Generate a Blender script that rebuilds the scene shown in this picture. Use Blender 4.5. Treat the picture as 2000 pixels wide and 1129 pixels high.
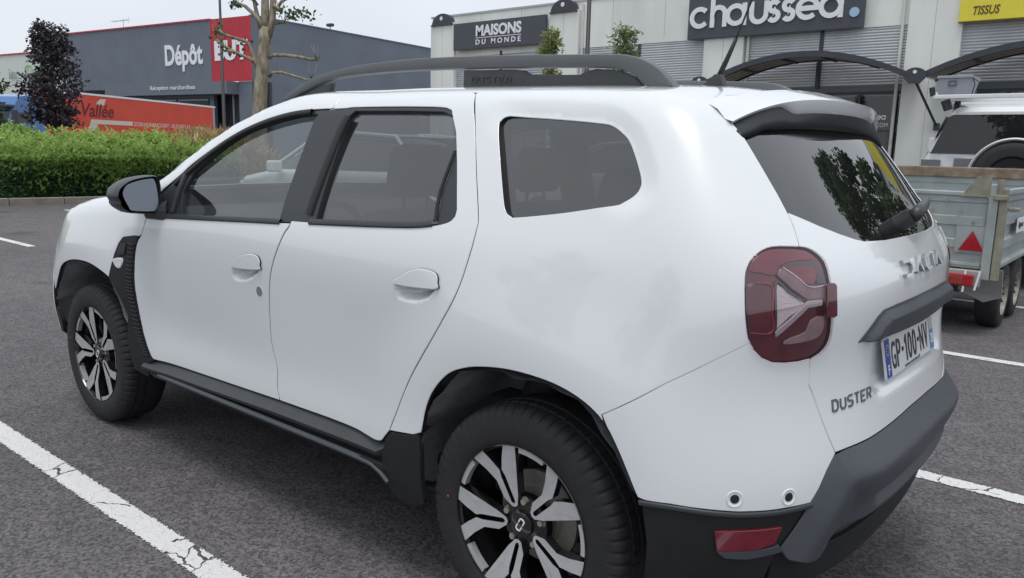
import bpy, bmesh, math, random
import numpy as np
from mathutils import Vector, Matrix
from mathutils.geometry import delaunay_2d_cdt

# ---------------------------------------------------------------- camera, sky, sun, exposure
for o in list(bpy.data.objects): bpy.data.objects.remove(o)
SC = bpy.context.scene
COL = SC.collection
cam_d = bpy.data.cameras.new('camera'); cam = bpy.data.objects.new('camera', cam_d); COL.objects.link(cam)
cam_d.sensor_width = 36.0; cam_d.lens = 28.19; cam_d.clip_start = .05; cam_d.clip_end = 2000
cam.matrix_world = Matrix(((.76763, -.12911, .62775, 1.3094), (.64043, .11739, -.75899, -2.5043), (.02430, .98466, .17280, 1.3806), (0, 0, 0, 1)))
SC.camera = cam
SUN_EL, SUN_AZ = math.radians(76), math.radians(150)      # azimuth from +Y towards +X
world = bpy.data.worlds.new('World'); SC.world = world; world.use_nodes = True
wn = world.node_tree.nodes; wl = world.node_tree.links
for n in list(wn): wn.remove(n)
sky = wn.new('ShaderNodeTexSky'); sky.sky_type = 'NISHITA'; sky.sun_disc = False
sky.sun_elevation = SUN_EL; sky.sun_rotation = SUN_AZ; sky.dust_density = 5; sky.air_density = 1.2; sky.altitude = 60
hsv = wn.new('ShaderNodeHueSaturation'); hsv.inputs['Saturation'].default_value = .30
mixc = wn.new('ShaderNodeMix'); mixc.data_type = 'RGBA'; mixc.inputs['Factor'].default_value = .80   # the closed cloud layer
mixc.inputs['B'].default_value = (6.95, 7.4, 8.15, 1)
bg = wn.new('ShaderNodeBackground'); bg.inputs['Strength'].default_value = .10
wo = wn.new('ShaderNodeOutputWorld')
wtc = wn.new('ShaderNodeTexCoord'); cno = wn.new('ShaderNodeTexNoise'); cno.inputs['Scale'].default_value = 2.6; cno.inputs['Detail'].default_value = 5
wmp = wn.new('ShaderNodeMapping'); wmp.inputs['Scale'].default_value = (1, 1, 2.6); wl.new(wtc.outputs['Generated'], wmp.inputs[0]); wl.new(wmp.outputs[0], cno.inputs['Vector'])
crp = wn.new('ShaderNodeValToRGB'); crp.color_ramp.elements[0].position = .3; crp.color_ramp.elements[1].position = .7
crp.color_ramp.elements[0].color = (6.45/9, 6.95/9, 7.75/9, 1); crp.color_ramp.elements[1].color = (7.45/9, 7.8/9, 8.4/9, 1)      # grey and pale parts of the cloud
csc = wn.new('ShaderNodeVectorMath'); csc.operation = 'SCALE'; csc.inputs['Scale'].default_value = 9; wl.new(cno.outputs['Fac'], crp.inputs[0]); wl.new(crp.outputs[0], csc.inputs[0]); wl.new(csc.outputs[0], mixc.inputs['B'])
wl.new(sky.outputs[0], hsv.inputs['Color']); wl.new(hsv.outputs[0], mixc.inputs['A'])
wl.new(mixc.outputs['Result'], bg.inputs['Color']); wl.new(bg.outputs[0], wo.inputs['Surface'])
sun_d = bpy.data.lights.new('sun', 'SUN'); sun_d.energy = 1.0; sun_d.angle = math.radians(20); sun_d.color = (1, .975, .94)
sun = bpy.data.objects.new('sun', sun_d); COL.objects.link(sun)
sdir = Vector((math.sin(SUN_AZ)*math.cos(SUN_EL), math.cos(SUN_AZ)*math.cos(SUN_EL), math.sin(SUN_EL)))
sun.rotation_euler = sdir.to_track_quat('Z', 'Y').to_euler(); sun.location = (0, 0, 30)
SC.view_settings.view_transform = 'Standard'; SC.view_settings.look = 'None'
SC.view_settings.exposure = 0.38; SC.view_settings.gamma = 1.0; SC.view_settings.use_curve_mapping = False
SC.render.engine = 'CYCLES'
SC.cycles.max_bounces = 8; SC.cycles.transparent_max_bounces = 24

rng = np.random.default_rng(7); random.seed(7)
PI = math.pi
# ---------------------------------------------------------------- materials
MAT = {}
def pm(name, col, rough=.5, metal=0., coat=0., var=0., vscale=4., bump=0., bscale=60., col2=None, spec=.5, stretch=None, detail=4.):
    """procedural principled material: colour varied by noise, optional relief"""
    if name in MAT: return MAT[name]
    m = bpy.data.materials.new(name); m.use_nodes = True; nt = m.node_tree; N = nt.nodes; L = nt.links
    b = N['Principled BSDF']
    b.inputs['Roughness'].default_value = rough; b.inputs['Metallic'].default_value = metal
    b.inputs['Coat Weight'].default_value = coat; b.inputs['Coat Roughness'].default_value = .04
    b.inputs['Specular IOR Level'].default_value = spec
    b.inputs['Base Color'].default_value = (*col, 1)
    tc = N.new('ShaderNodeTexCoord'); mp = N.new('ShaderNodeMapping'); L.new(tc.outputs['Object'], mp.inputs['Vector'])
    if stretch: mp.inputs['Scale'].default_value = stretch
    if var > 0 or col2:
        nz = N.new('ShaderNodeTexNoise'); nz.inputs['Scale'].default_value = vscale; nz.inputs['Detail'].default_value = detail
        L.new(mp.outputs[0], nz.inputs['Vector'])
        cr = N.new('ShaderNodeValToRGB'); cr.color_ramp.elements[0].position = .32; cr.color_ramp.elements[1].position = .68
        c2 = col2 or tuple(min(1, c*(1+var)) for c in col); c1 = col if col2 else tuple(c*(1-var) for c in col)
        cr.color_ramp.elements[0].color = (*c1, 1); cr.color_ramp.elements[1].color = (*c2, 1)
        L.new(nz.outputs['Fac'], cr.inputs['Fac']); L.new(cr.outputs[0], b.inputs['Base Color'])
    if bump > 0:
        n2 = N.new('ShaderNodeTexNoise'); n2.inputs['Scale'].default_value = bscale; n2.inputs['Detail'].default_value = 3
        L.new(mp.outputs[0], n2.inputs['Vector'])
        bp = N.new('ShaderNodeBump'); bp.inputs['Strength'].default_value = bump; bp.inputs['Distance'].default_value = .01
        L.new(n2.outputs['Fac'], bp.inputs['Height']); L.new(bp.outputs[0], b.inputs['Normal'])
    MAT[name] = m
    return m
def glass(name, tint, ior=1.55, gl=(1, 1, 1), rough=0., veil=.03):
    if name in MAT: return MAT[name]
    m = bpy.data.materials.new(name); m.use_nodes = True; nt = m.node_tree; N = nt.nodes; L = nt.links
    N.remove(N['Principled BSDF']); out = N['Material Output']
    f = N.new('ShaderNodeFresnel'); geo = N.new('ShaderNodeNewGeometry')      # a thin pane mirrors alike from both sides
    io = N.new('ShaderNodeMix'); io.data_type = 'FLOAT'; L.new(geo.outputs['Backfacing'], io.inputs[0]); io.inputs[2].default_value = ior; io.inputs[3].default_value = 1/ior; L.new(io.outputs[0], f.inputs['IOR'])
    t = N.new('ShaderNodeBsdfTransparent'); t.inputs['Color'].default_value = (*tint, 1)
    g = N.new('ShaderNodeBsdfGlossy'); g.inputs['Roughness'].default_value = rough; g.inputs['Color'].default_value = (*gl, 1)
    nz = N.new('ShaderNodeTexNoise'); nz.inputs['Scale'].default_value = 1.7
    bp = N.new('ShaderNodeBump'); bp.inputs['Strength'].default_value = .02; bp.inputs['Distance'].default_value = .02
    L.new(nz.outputs['Fac'], bp.inputs['Height']); L.new(bp.outputs[0], g.inputs['Normal'])
    df = N.new('ShaderNodeBsdfDiffuse'); df.inputs['Color'].default_value = (.55, .56, .56, 1)      # pale film lifting the dark pane in place of veiling light
    md = N.new('ShaderNodeMixShader'); md.inputs[0].default_value = veil; L.new(t.outputs[0], md.inputs[1]); L.new(df.outputs[0], md.inputs[2])
    mx = N.new('ShaderNodeMixShader'); L.new(f.outputs[0], mx.inputs[0]); L.new(md.outputs[0], mx.inputs[1]); L.new(g.outputs[0], mx.inputs[2])
    L.new(mx.outputs[0], out.inputs['Surface'])
    MAT[name] = m
    return m
def leafmat(name, c1, c2, trans=.35, rough=.55):
    if name in MAT: return MAT[name]
    m = bpy.data.materials.new(name); m.use_nodes = True; nt = m.node_tree; N = nt.nodes; L = nt.links
    b = N['Principled BSDF']; out = N['Material Output']; b.inputs['Roughness'].default_value = rough
    b.inputs['Specular IOR Level'].default_value = .3
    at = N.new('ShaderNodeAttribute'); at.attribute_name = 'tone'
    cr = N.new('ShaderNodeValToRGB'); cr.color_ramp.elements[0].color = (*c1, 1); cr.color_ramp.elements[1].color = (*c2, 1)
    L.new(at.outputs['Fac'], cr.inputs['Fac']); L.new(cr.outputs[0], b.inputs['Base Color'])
    tl = N.new('ShaderNodeBsdfTranslucent'); L.new(cr.outputs[0], tl.inputs['Color'])
    mx = N.new('ShaderNodeMixShader'); mx.inputs[0].default_value = trans
    L.new(b.outputs[0], mx.inputs[1]); L.new(tl.outputs[0], mx.inputs[2]); L.new(mx.outputs[0], out.inputs['Surface'])
    MAT[name] = m
    return m
# ---------------------------------------------------------------- mesh helpers
def tag(o, label=None, cat=None, group=None, kind=None):
    if label: o['label'] = label
    if cat: o['category'] = cat
    if group: o['group'] = group
    if kind: o['kind'] = kind
    return o
def empty(name, loc=(0, 0, 0), rz=0.):
    o = bpy.data.objects.new(name, None); COL.objects.link(o); o.location = loc; o.rotation_euler = (0, 0, rz); o.empty_display_size = .2
    return o
def link(name, me, mat, parent=None, smooth=False, loc=None):
    o = bpy.data.objects.new(name, me); COL.objects.link(o)
    if mat is not None:
        for mm in (mat if isinstance(mat, (list, tuple)) else [mat]): me.materials.append(mm)
    if smooth: me.polygons.foreach_set('use_smooth', [True]*len(me.polygons))
    if parent: o.parent = parent
    if loc: o.location = loc
    return o
class MB:
    """collects simple solids into one mesh"""
    def __init__(s): s.v = []; s.f = []; s.m = []
    def add(s, vs, fs, mi=0):
        b = len(s.v); s.v += [tuple(map(float, v)) for v in vs]; s.f += [tuple(b+i for i in f) for f in fs]; s.m += [mi]*len(fs); return s
    def box(s, x0, x1, y0, y1, z0, z1, mi=0):
        vs = [(x0,y0,z0),(x1,y0,z0),(x1,y1,z0),(x0,y1,z0),(x0,y0,z1),(x1,y0,z1),(x1,y1,z1),(x0,y1,z1)]
        return s.add(vs, [(0,3,2,1),(4,5,6,7),(0,1,5,4),(1,2,6,5),(2,3,7,6),(3,0,4,7)], mi)
    def cbox(s, x0, x1, y0, y1, z0, z1, c=.02, mi=0):
        """box with chamfered edges"""
        bm = bmesh.new(); bmesh.ops.create_cube(bm, size=1)
        for v in bm.verts: v.co = Vector(((x0+x1)/2+v.co.x*(x1-x0), (y0+y1)/2+v.co.y*(y1-y0), (z0+z1)/2+v.co.z*(z1-z0)))
        bmesh.ops.bevel(bm, geom=bm.edges[:], offset=c, segments=2, affect='EDGES', profile=.5)
        s.bm(bm, mi); return s
    def bm(s, bm, mi=0):
        bm.verts.index_update(); s.add([v.co for v in bm.verts], [[v.index for v in f.verts] for f in bm.faces], mi); bm.free(); return s
    def tube(s, pts, rad, n=8, mi=0, cap=True):
        pts = [Vector(p) for p in pts]; rad = rad if hasattr(rad, '__len__') else [rad]*len(pts)
        rings = []; up = Vector((.13, .27, .95)).normalized()
        for i, p in enumerate(pts):
            t = (pts[min(i+1, len(pts)-1)]-pts[max(i-1, 0)]).normalized()
            a = t.cross(up); a = a.normalized() if a.length > 1e-4 else t.cross(Vector((1, 0, 0))).normalized()
            b = t.cross(a); rings.append([p+(a*math.cos(k*2*PI/n)+b*math.sin(k*2*PI/n))*rad[i] for k in range(n)])
        vs = [v for r in rings for v in r]; fs = []
        for i in range(len(pts)-1):
            for k in range(n): fs.append((i*n+k, (i+1)*n+k, (i+1)*n+(k+1) % n, i*n+(k+1) % n))
        if cap: fs += [tuple(range(n)), tuple(reversed(range((len(pts)-1)*n, len(pts)*n)))]
        return s.add(vs, fs, mi)
    def cyl(s, c, ax, r, h, n=24, mi=0, r2=None):
        c = Vector(c); ax = Vector(ax).normalized(); return s.tube([c, c+ax*h], [r, r if r2 is None else r2], n, mi)
    def prism(s, poly, o, ex, ey, ez, d, mi=0):
        """flat polygon (2D list) extruded by d along ez; ex, ey span its plane"""
        o, ex, ey, ez = Vector(o), Vector(ex), Vector(ey), Vector(ez); n = len(poly)
        a = [o+ex*p[0]+ey*p[1] for p in poly]; vs = a+[p+ez*d for p in a]
        from mathutils.geometry import tessellate_polygon
        tri = tessellate_polygon([[Vector((p[0], p[1], 0)) for p in poly]])
        fs = [tuple(reversed(t)) for t in tri]+[tuple(i+n for i in t) for t in tri]+[(i, (i+1) % n, (i+1) % n+n, i+n) for i in range(n)]
        return s.add(vs, fs, mi)
    def grid(s, P, mi=0, closed=False):
        """P[i][j] points, quads between"""
        r, c = len(P), len(P[0]); vs = [p for row in P for p in row]; fs = []
        for i in range(r-1):
            for j in range(c-1+(1 if closed else 0)): fs.append((i*c+j, i*c+(j+1) % c, (i+1)*c+(j+1) % c, (i+1)*c+j))
        return s.add(vs, fs, mi)
    def build(s, name, mat, parent=None, smooth=False, angle=None, fix=True):
        me = bpy.data.meshes.new(name); me.from_pydata(s.v, [], s.f); me.validate()
        if fix:
            bm = bmesh.new(); bm.from_mesh(me); bmesh.ops.recalc_face_normals(bm, faces=bm.faces); bm.to_mesh(me); bm.free()
        o = link(name, me, mat, parent, smooth or angle is not None)
        if any(s.m) and len(s.m) == len(me.polygons): me.polygons.foreach_set('material_index', s.m)
        if angle is not None: me.set_sharp_from_angle(angle=math.radians(angle))
        return o
def text(name, body, o, ex, ez, w, h, depth, mat, parent=None, bold=0.0, shear=0.):
    """raised lettering whose bounding box is w x h, lower left corner at o, running along ex, facing ez"""
    cu = bpy.data.curves.new(name, 'FONT'); cu.body = body; cu.size = 1; cu.extrude = .5; cu.offset = bold; cu.resolution_u = 4; cu.shear = shear
    t = bpy.data.objects.new(name, cu); COL.objects.link(t)
    dg = bpy.context.evaluated_depsgraph_get(); me = bpy.data.meshes.new_from_object(t.evaluated_get(dg))
    bpy.data.objects.remove(t); bpy.data.curves.remove(cu)
    n = len(me.vertices); a = np.zeros(n*3); me.vertices.foreach_get('co', a); a = a.reshape(-1, 3)
    lo, hi = a.min(0), a.max(0); q = (a-lo)/(hi-lo)
    o, ex, ez = np.array(o, float), np.array(ex, float), np.array(ez, float); ey = np.cross(ez, ex)
    c = o+np.outer(q[:, 0]*w, ex)+np.outer(q[:, 1]*h, ey)+np.outer(q[:, 2]*depth, ez)
    me.vertices.foreach_set('co', c.ravel()); me.update()
    me.materials.clear()
    return link(name, me, mat, parent)
def copy_tree(o, parent=None):
    c = o.copy(); COL.objects.link(c)
    if parent is not None: c.parent = parent
    for ch in list(o.children): copy_tree(ch, c)
    return c
# stroke letters (arcs and bars), for lettering that no stock face resembles
def arc_pts(cx, cy, r, a0, a1, n=18):
    return [(cx+r*math.cos(math.radians(a0+(a1-a0)*i/n)), cy+r*math.sin(math.radians(a0+(a1-a0)*i/n))) for i in range(n+1)]
def stroke(mb, pts, w, o, ex, ey, ez, d, mi=0, lift=0., side=None):
    """flat band of width w along a 2D path, raised by d"""
    P = [Vector((p[0], p[1])) for p in pts]; n = len(P); A = []; B = []
    for i in range(n):
        t1 = (P[i]-P[i-1]).normalized() if i else (P[1]-P[0]).normalized()
        t2 = (P[i+1]-P[i]).normalized() if i < n-1 else t1
        t = (t1+t2).normalized(); nn = Vector((-t.y, t.x)); k = 1/max(.5, nn.dot(Vector((-t1.y, t1.x))))
        A.append(P[i]+nn*w/2*k); B.append(P[i]-nn*w/2*k)
    o, ex, ey, ez = Vector(o), Vector(ex), Vector(ey), Vector(ez)
    def q(p, l): return o+ex*p.x+ey*p.y+ez*l
    vs = [q(p, lift) for p in A]+[q(p, lift) for p in B]+[q(p, lift+d) for p in A]+[q(p, lift+d) for p in B]; fs = []
    for i in range(n-1):
        fs += [(2*n+i, 3*n+i, 3*n+i+1, 2*n+i+1), (i, i+1, 2*n+i+1, 2*n+i), (n+i, 3*n+i, 3*n+i+1, n+i+1), (i, n+i, n+i+1, i+1)]
    fs += [(0, 2*n, 3*n, n), (n-1, 2*n-1, 4*n-1, 3*n-1)]
    mb.add(vs, fs, mi)
    if side is not None: mb.m[-len(fs):] = [mi if (k % 4 == 0 and k < len(fs)-2) else side for k in range(len(fs))]
# leaves
def leaves(name, C, D, size, mat, parent=None, tone=None, aspect=.45, droop=.25):
    """one pointed four-cornered leaf at every point of C, running along D"""
    n = len(C); D = D/np.linalg.norm(D, axis=1)[:, None]
    r = rng.normal(size=(n, 3)); S = np.cross(D, r); S /= np.linalg.norm(S, axis=1)[:, None]
    Nn = np.cross(S, D); sz = (size if hasattr(size, '__len__') else np.full(n, size))*rng.uniform(.7, 1.3, n); sz = sz[:, None]
    a = C; b = C+D*sz*.5+S*sz*aspect*.5+Nn*sz*.06; c = C+D*sz-Nn*sz*droop; d = C+D*sz*.5-S*sz*aspect*.5+Nn*sz*.06
    V = np.stack([a, b, c, d], 1).reshape(-1, 3)
    i = np.arange(n)*4; Fc = np.stack([i, i+1, i+2, i, i+2, i+3], 1).reshape(-1)
    me = bpy.data.meshes.new(name); me.vertices.add(4*n); me.vertices.foreach_set('co', V.ravel())
    me.loops.add(6*n); me.loops.foreach_set('vertex_index', Fc); me.polygons.add(2*n)
    me.polygons.foreach_set('loop_start', np.arange(2*n)*3); me.polygons.foreach_set('loop_total', np.full(2*n, 3))
    me.update(); me.validate()
    at = me.attributes.new('tone', 'FLOAT', 'POINT'); t = tone if tone is not None else rng.uniform(0, 1, n)
    at.data.foreach_set('value', np.repeat(np.clip(t, 0, 1), 4))
    return link(name, me, mat, parent)
# ================================================================ the setting
def asphalt():
    m = bpy.data.materials.new('asphalt'); m.use_nodes = True; nt = m.node_tree; N = nt.nodes; L = nt.links; b = N['Principled BSDF']
    tc = N.new('ShaderNodeTexCoord')
    def nz(sc, det=3, typ='ShaderNodeTexNoise'):
        n = N.new(typ); n.inputs['Scale'].default_value = sc
        if typ == 'ShaderNodeTexNoise': n.inputs['Detail'].default_value = det
        L.new(tc.outputs['Object'], n.inputs['Vector']); return n
    big, mid, fine, vor = nz(.35, 5), nz(6, 4), nz(120, 2), nz(95, 0, 'ShaderNodeTexVoronoi')
    r1 = N.new('ShaderNodeValToRGB'); e = r1.color_ramp.elements
    e[0].position = .30; e[0].color = (.056, .054, .058, 1); e[1].position = .74; e[1].color = (.186, .177, .184, 1)
    sm = N.new('ShaderNodeMath'); sm.operation = 'MULTIPLY_ADD'; sm.inputs[1].default_value = .62; L.new(fine.outputs['Fac'], sm.inputs[0])
    s2 = N.new('ShaderNodeMath'); s2.operation = 'MULTIPLY'; s2.inputs[1].default_value = .38
    sep = N.new('ShaderNodeSeparateColor'); L.new(vor.outputs['Color'], sep.inputs[0]); L.new(sep.outputs[0], s2.inputs[0]); L.new(s2.outputs[0], sm.inputs[2])
    L.new(sm.outputs[0], r1.inputs['Fac'])
    r2 = N.new('ShaderNodeValToRGB'); e = r2.color_ramp.elements
    e[0].position = .3; e[0].color = (.66, .66, .68, 1); e[1].position = .7; e[1].color = (1.26, 1.21, 1.20, 1)
    ad = N.new('ShaderNodeMath'); ad.operation = 'MULTIPLY_ADD'; ad.inputs[1].default_value = .45; L.new(mid.outputs['Fac'], ad.inputs[0])
    b2 = N.new('ShaderNodeMath'); b2.operation = 'MULTIPLY'; b2.inputs[1].default_value = .55; L.new(big.outputs['Fac'], b2.inputs[0]); L.new(b2.outputs[0], ad.inputs[2])
    L.new(ad.outputs[0], r2.inputs['Fac'])
    mu = N.new('ShaderNodeMix'); mu.data_type = 'RGBA'; mu.blend_type = 'MULTIPLY'; mu.inputs['Factor'].default_value = 1
    L.new(r1.outputs[0], mu.inputs['A']); L.new(r2.outputs[0], mu.inputs['B'])
    # scattered pale chippings
    v2 = nz(34, 0, 'ShaderNodeTexVoronoi'); lt = N.new('ShaderNodeMath'); lt.operation = 'LESS_THAN'; lt.inputs[1].default_value = .085; L.new(v2.outputs['Distance'], lt.inputs[0])
    s3 = N.new('ShaderNodeSeparateColor'); L.new(v2.outputs['Color'], s3.inputs[0]); gt = N.new('ShaderNodeMath'); gt.operation = 'GREATER_THAN'; gt.inputs[1].default_value = .93; L.new(s3.outputs[1], gt.inputs[0])
    mm = N.new('ShaderNodeMath'); mm.operation = 'MULTIPLY'; L.new(lt.outputs[0], mm.inputs[0]); L.new(gt.outputs[0], mm.inputs[1])
    m3 = N.new('ShaderNodeMix'); m3.data_type = 'RGBA'; m3.inputs['B'].default_value = (.34, .31, .29, 1)
    # oil drips and tyre scuffs
    st = nz(.9, 6); rs = N.new('ShaderNodeValToRGB'); rs.color_ramp.elements[0].position = .60; rs.color_ramp.elements[1].position = .72; rs.color_ramp.elements[0].color = (1, 1, 1, 1); rs.color_ramp.elements[1].color = (.62, .62, .63, 1)
    L.new(st.outputs['Fac'], rs.inputs[0]); m4 = N.new('ShaderNodeMix'); m4.data_type = 'RGBA'; m4.blend_type = 'MULTIPLY'; m4.inputs['Factor'].default_value = 1; L.new(mu.outputs['Result'], m4.inputs['A']); L.new(rs.outputs[0], m4.inputs['B'])
    L.new(mm.outputs[0], m3.inputs['Factor']); L.new(m4.outputs['Result'], m3.inputs['A']); L.new(m3.outputs['Result'], b.inputs['Base Color'])
    bp = N.new('ShaderNodeBump'); bp.inputs['Strength'].default_value = .55; bp.inputs['Distance'].default_value = .006
    L.new(sm.outputs[0], bp.inputs['Height']); L.new(bp.outputs[0], b.inputs['Normal'])
    b.inputs['Roughness'].default_value = .82; b.inputs['Specular IOR Level'].default_value = .35
    return m
M_ASPH = asphalt()
def paintmat():
    """white road paint, cracked and rubbed off in places so that the asphalt below shows"""
    m = bpy.data.materials.new('road_paint'); m.use_nodes = True; nt = m.node_tree; N = nt.nodes; L = nt.links; b = N['Principled BSDF']; out = N['Material Output']
    tc = N.new('ShaderNodeTexCoord')
    wob = N.new('ShaderNodeTexNoise'); wob.inputs['Scale'].default_value = 14; wob.inputs['Detail'].default_value = 5; L.new(tc.outputs['Object'], wob.inputs['Vector'])
    vm = N.new('ShaderNodeVectorMath'); vm.operation = 'MULTIPLY_ADD'; vm.inputs[1].default_value = (.09, .09, 0)
    L.new(wob.outputs['Color'], vm.inputs[0]); L.new(tc.outputs['Object'], vm.inputs[2])
    v = N.new('ShaderNodeTexVoronoi'); v.feature = 'DISTANCE_TO_EDGE'; v.inputs['Scale'].default_value = 4.6; L.new(vm.outputs[0], v.inputs['Vector'])
    v2 = N.new('ShaderNodeTexVoronoi'); v2.feature = 'DISTANCE_TO_EDGE'; v2.inputs['Scale'].default_value = 26; L.new(vm.outputs[0], v2.inputs['Vector'])
    n1 = N.new('ShaderNodeTexNoise'); n1.inputs['Scale'].default_value = 90; n1.inputs['Detail'].default_value = 4; L.new(tc.outputs['Object'], n1.inputs['Vector'])
    n2 = N.new('ShaderNodeTexNoise'); n2.inputs['Scale'].default_value = 2.2; n2.inputs['Detail'].default_value = 3; L.new(tc.outputs['Object'], n2.inputs['Vector'])
    def math_(op, a, c=None, d=None):
        k = N.new('ShaderNodeMath'); k.operation = op
        for i, x in enumerate((a, c, d)):
            if x is None: continue
            if isinstance(x, (int, float)): k.inputs[i].default_value = x
            else: L.new(x, k.inputs[i])
        return k.outputs[0]
    crack = math_('MULTIPLY', math_('LESS_THAN', v.outputs['Distance'], .013), math_('GREATER_THAN', n2.outputs['Fac'], .52))
    fine = math_('MULTIPLY', math_('LESS_THAN', v2.outputs['Distance'], .03), math_('GREATER_THAN', n1.outputs['Fac'], .53))
    # edge: |y| in the line's own width (object space, half width .06) plus ragged noise
    sp = N.new('ShaderNodeSeparateXYZ'); L.new(tc.outputs['Object'], sp.inputs[0])
    edge = math_('GREATER_THAN', math_('ADD', math_('ABSOLUTE', sp.outputs['Y']), math_('MULTIPLY', math_('SUBTRACT', n1.outputs['Fac'], .5), .045)), .050)
    rub = math_('GREATER_THAN', math_('ADD', n1.outputs['Fac'], math_('MULTIPLY', n2.outputs['Fac'], .35)), .93)
    hole = math_('MAXIMUM', math_('MAXIMUM', crack, math_('MULTIPLY', fine, .35)), math_('MAXIMUM', edge, rub))
    cr = N.new('ShaderNodeValToRGB'); cr.color_ramp.elements[0].color = (.52, .52, .51, 1); cr.color_ramp.elements[1].color = (.80, .80, .79, 1)
    L.new(n1.outputs['Fac'], cr.inputs['Fac']); L.new(cr.outputs[0], b.inputs['Base Color']); b.inputs['Roughness'].default_value = .7
    bp = N.new('ShaderNodeBump'); bp.inputs['Strength'].default_value = .5; bp.inputs['Distance'].default_value = .004; L.new(n1.outputs['Fac'], bp.inputs['Height']); L.new(bp.outputs[0], b.inputs['Normal'])
    t = N.new('ShaderNodeBsdfTransparent'); mx = N.new('ShaderNodeMixShader'); L.new(hole, mx.inputs[0]); L.new(b.outputs[0], mx.inputs[1]); L.new(t.outputs[0], mx.inputs[2])
    L.new(mx.outputs[0], out.inputs['Surface'])
    return m
M_PAINT = paintmat()
MB().add([(-260, -160, 0), (160, -160, 0), (160, 260, 0), (-260, 260, 0)], [(0, 1, 2, 3)]).build('ground', M_ASPH)['kind'] = 'structure'
def line(x0, x1, y, w=.13):
    m = MB().add([(x0, -w/2, 0), (x1, -w/2, 0), (x1, w/2, 0), (x0, w/2, 0)], [(0, 1, 2, 3)])
    o = m.build('parking_line', M_PAINT); o.location = (0, y, .004); o['kind'] = 'structure'
for y in (-3.75, -1.255, 1.255, 3.85, 6.4): line(-3.35, 1.75, y)
for y in (-1.2, 1.39, 3.9, 6.4): line(-15.2, -9.85, y)

# kerb of single stones and the planting bed behind it
M_CONC = pm('kerb_concrete', (.21, .185, .155), .9, var=.22, vscale=3, bump=.5, bscale=35)
kerb = empty('kerb', (-17.3, 0, 0)); kerb['kind'] = 'structure'
ks = MB().cbox(-.075, .075, -.495, .495, -.05, .145, .015).build('kerb_stone', M_CONC, kerb)
kdir = Vector((.13, 1, 0)).normalized()
for i in range(27):
    o = ks if i == 0 else ks.copy()
    if i: COL.objects.link(o)
    o.location = (kdir.x*(i*1.0-8)/1-.0+rng.normal()*.004, kdir.y*(i*1.0-8), rng.normal()*.004); o.rotation_euler = (0, 0, math.atan2(-kdir.x, kdir.y))
    o.parent = kerb
M_SOIL = pm('soil', (.07, .05, .035), .95, var=.4, vscale=6, bump=.6, bscale=20)
bed = MB().prism([(-18.3, -8), (-40, -8), (-37, 20), (-15.0, 20), (-17.25, 2.0)], (0, 0, 0), (1, 0, 0), (0, 1, 0), (0, 0, 1), .11).build('planting_bed', M_SOIL); bed['kind'] = 'structure'

# ---------------------------------------------------------------- hedge and shrubs
def hedge_u(v): return -17.78+.13*v
hg = empty('hedge', (hedge_u(4)-.5, 4, .1)); tag(hg, 'dark green clipped hedge standing behind the concrete kerb', 'hedge')
inv = np.array(hg.location)
def fol(name, n, gen, size, mat, parent, off, aspect=.45, droop=.25):
    C, D, t = gen(n); return leaves(name, C-off, D, size, mat, parent, t, aspect, droop)
M_YEW = leafmat('yew_leaf', (.032, .072, .036), (.12, .24, .09), .25)
M_NEW = leafmat('new_leaf', (.15, .26, .055), (.45, .62, .18), .45)
def g_front(n):
    v = rng.uniform(-3, 8.6, n); z = .1+.85*rng.uniform(0, 1, n)**.9; dep = rng.exponential(.10, n)
    lump = .10*np.sin(v*2.1+1.3*np.sin(z*5))+.06*np.sin(v*5.3+z*7)
    C = np.stack([hedge_u(v)+lump-dep, v, z], 1)
    D = np.stack([rng.normal(.55, .3, n), rng.normal(.35, .6, n), rng.normal(.12, .3, n)], 1)
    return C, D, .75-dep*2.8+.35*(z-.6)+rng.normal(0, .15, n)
def g_top(n):
    v = rng.uniform(-3, 8.6, n); q = rng.uniform(0, 1, n)**.7*3.2
    hgt = .92+.14*q+.13*np.sin(v*1.7+q*2)+.09*np.sin(v*4.1+1)+.06*np.sin(v*9+q*5)
    z = hgt-rng.exponential(.10, n)-.25*np.exp(-q*3)*rng.uniform(0, 1, n)
    sp = rng.uniform(0, 1, n) < .16*(1+np.sin(v*1.3+.8)); q = np.where(sp, -rng.uniform(0, .12, n), q); z = np.where(sp, .95-rng.exponential(.17, n), z); z = np.maximum(z, .2)
    C = np.stack([hedge_u(v)-q+.12+.05*np.sin(v*6), v, z], 1)
    D = np.stack([rng.normal(.35, .5, n), rng.normal(0, .6, n), rng.normal(.75, .35, n)], 1)
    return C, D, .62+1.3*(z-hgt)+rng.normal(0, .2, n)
def g_sprig(n):
    m = n//14; v = rng.uniform(-3, 8.8, m); q = rng.uniform(.2, 3.2, m); h0 = .94+.13*q; L = rng.uniform(.10, .34, m)
    k = np.repeat(np.arange(m), 14); t = np.tile(np.linspace(0, 1, 14), m); lean = rng.normal(0, .25, (m, 2))
    C = np.stack([hedge_u(v[k])-q[k]+lean[k, 0]*L[k]*t, v[k]+lean[k, 1]*L[k]*t, h0[k]+.05+L[k]*t], 1)
    a = rng.uniform(0, 6.28, m*14); D = np.stack([np.cos(a), np.sin(a), rng.uniform(.3, .9, m*14)], 1)
    return C, D, .6+.35*t+rng.normal(0, .12, m*14)
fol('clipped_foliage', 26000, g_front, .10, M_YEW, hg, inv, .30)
M_CORE = pm('hedge_core', (.012, .02, .010), .95, var=.3, vscale=20)
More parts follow.
